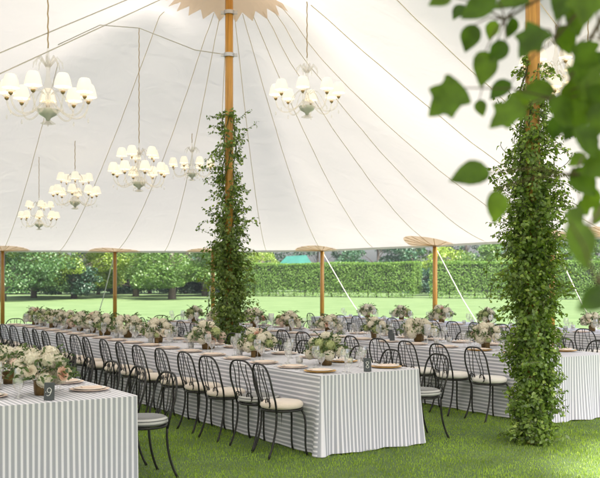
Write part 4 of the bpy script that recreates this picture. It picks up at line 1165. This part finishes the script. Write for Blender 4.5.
G1 = 'broad trees standing on the lawn'; G2 = 'trees of the wood behind the lawn'
ma = tree_meshes(1, 9.5, 11, 1.3, 30000, M['treeA'], 0.2, 0.28, 0.5)
mb = tree_meshes(2, 9.0, 9.5, 1.4, 26000, M['treeB'], 0.2, 0.25, 0.4)
mc = tree_meshes(3, 9.0, 9.5, 1.3, 28000, M['treeC'], 0.2, 0.30, 0.4)
me_ = tree_meshes(4, 12, 9, 0.4, 12000, M['treeD'], 0.34, 0.25, 0.2)
mf = tree_meshes(5, 11, 8, 0.4, 11000, M['treeC'], 0.32, 0.25, 0.2)
def G(px, d): q = P(px, HY, d); return (q.x, q.y, 0)
tree(ma, G(2, 72), 0.3, 'blue green lawn tree with pale trunk at the left edge', G1)
tree(ma, G(34, 84), 2.0, 'blue green lawn tree just inside the left edge, farther back', G1, 0.9)
tree(mb, G(74, 80), 0.5, 'yellow green lawn tree left of the eave pole', G1)
tree(mc, G(172, 76), 0.4, 'green lawn tree with a stout trunk left of the centre vine', G1)
tree(mc, G(136, 88), 1.9, 'smaller green lawn tree just behind the eave pole', G1, 0.95)
tree(mc, G(205, 90), 3.4, 'green tree beside the left end of the long hedge', G1, 0.95)
tree(mb, G(238, 96), 3.1, 'yellow green tree behind the centre vine', G1, 0.8)
bg = [(-20, 104, 0), (22, 110, 1), (60, 106, 0), (98, 103, 0), (118, 112, 0), (150, 108, 0), (186, 106, 0), (222, 112, 1), (262, 118, 0), (318, 122, 0), (345, 116, 0), (378, 124, 0), (412, 112, 0), (436, 122, 1), (466, 118, 0), (500, 124, 1), (532, 118, 0), (562, 122, 0), (596, 118, 1), (630, 116, 0)]
for i, (px, d, ty) in enumerate(bg):
    tree(me_ if ty == 0 else mf, G(px, d), i*1.7, f'dark woodland tree, {ORD[i]} from the left behind lawn and hedge', G2, 0.85+0.25*((i*37) % 10)/10, name='woodland_tree')
mg = tree_meshes(6, 5.2, 6.5, 1.2, 6000, M['treeB'], 0.26, 0.18, 0.3); mh = tree_meshes(7, 5.6, 7.5, 1.2, 7000, M['treeC'], 0.28, 0.2, 0.3)
for i, (px, d, q, s, lb) in enumerate(((448, 100, mg, 1.0, 'yellow green round tree just over the gap between the hedges'), (486, 96, mh, 0.98, 'mid green round tree behind the hedge, left of the front vine'),
                                    (520, 110, mg, 0.98, 'light green tree behind the front vine, over the hedge'), (566, 100, mh, 0.86, 'green round tree past the front vine, behind the hedge'), (612, 92, mh, 0.9, 'green tree at the right edge behind the hedge'))):
    tree(q, G(px, d), i*2.2, lb, 'round trees behind the hedges', s, name='garden_tree')
mk = tree_meshes(8, 2.9, 4.2, 0.35, 5000, M['shrub'], 0.20, 0.08, 0.4)
for i, (px, d) in enumerate(((18, 90), (33, 93), (46, 89), (60, 93), (73, 78), (86, 92), (101, 97), (120, 94), (150, 93), (166, 97), (186, 92), (203, 96), (216, 94), (230, 97), (243, 100), (421, 90), (438, 92))):
    t = thing('shrub', f'low dark shrub at the foot of the trees, {ORD[i]} from the left', 'shrub', G(px, d), i*1.3, 'dark shrubs under the trees', 0.85+0.3*((i*7) % 5)/5)
    part('stems', mk[1], t); part('leaves', mk[2], t)

# ------------------------------------------------------------------ haze
hz = MB(); hz.box((0, 135, 8.5), (440, 352, 19)); 
hm_, hnt, hout = new_mat('pale summer haze'); pv = nd(hnt, 'ShaderNodeVolumePrincipled'); pv.inputs['Color'].default_value = (0.93, 0.97, 1.0, 1); pv.inputs['Density'].default_value = 0.0004
pv.inputs['Anisotropy'].default_value = 0.2
hnt.links.new(pv.outputs[0], hout.inputs['Volume'])
tag(link('haze', hz.mesh('haze', hm_)), 'pale summer haze over the lawn and trees', 'haze', kind='stuff')
# ------------------------------------------------------------------ light, sky, camera
SUN_AZ = math.radians(158)      # clockwise from +Y: from the right and a little behind the camera
SUN_EL = math.radians(48)
w = bpy.data.worlds.new('World'); sc.world = w; w.use_nodes = True
nt = w.node_tree; nt.nodes.clear()
sky = nt.nodes.new('ShaderNodeTexSky'); sky.sky_type = 'NISHITA'; sky.sun_disc = False
sky.sun_elevation = SUN_EL; sky.sun_rotation = SUN_AZ; sky.dust_density = 5.0; sky.air_density = 0.95
bgn = nt.nodes.new('ShaderNodeBackground'); bgn.inputs['Strength'].default_value = 0.15
wo = nt.nodes.new('ShaderNodeOutputWorld')
nt.links.new(sky.outputs[0], bgn.inputs['Color']); nt.links.new(bgn.outputs[0], wo.inputs['Surface'])
sl = bpy.data.lights.new('sun', 'SUN'); sl.energy = 4.3; sl.angle = math.radians(9.0); sl.color = (1.0, 0.95, 0.87)
so = bpy.data.objects.new('sun', sl); COL.objects.link(so)
dirv = Vector((math.sin(SUN_AZ)*math.cos(SUN_EL), math.cos(SUN_AZ)*math.cos(SUN_EL), math.sin(SUN_EL)))
so.rotation_euler = dirv.to_track_quat('Z', 'Y').to_euler()
cam = bpy.data.cameras.new('camera'); co = bpy.data.objects.new('camera', cam); COL.objects.link(co)
co.location = (0, 0, EYE); co.rotation_euler = (PI/2, 0, 0)
cam.sensor_width = 36; cam.lens = 54; cam.shift_y = 41/600; cam.clip_end = 1000; cam.clip_start = 0.05
cam.dof.use_dof = True; cam.dof.focus_distance = 9.6; cam.dof.aperture_fstop = 3.6
sc.camera = co
vs = sc.view_settings; vs.view_transform = 'Standard'; vs.look = 'None'; vs.gamma = 1.0; vs.use_curve_mapping = False
vs.exposure = 1.55
cy = sc.cycles
cy.max_bounces = 8; cy.diffuse_bounces = 5; cy.glossy_bounces = 3; cy.transmission_bounces = 4; cy.transparent_max_bounces = 24
cy.use_denoising = True
cy.sample_clamp_indirect = 8.0
cy.caustics_reflective = False; cy.caustics_refractive = False
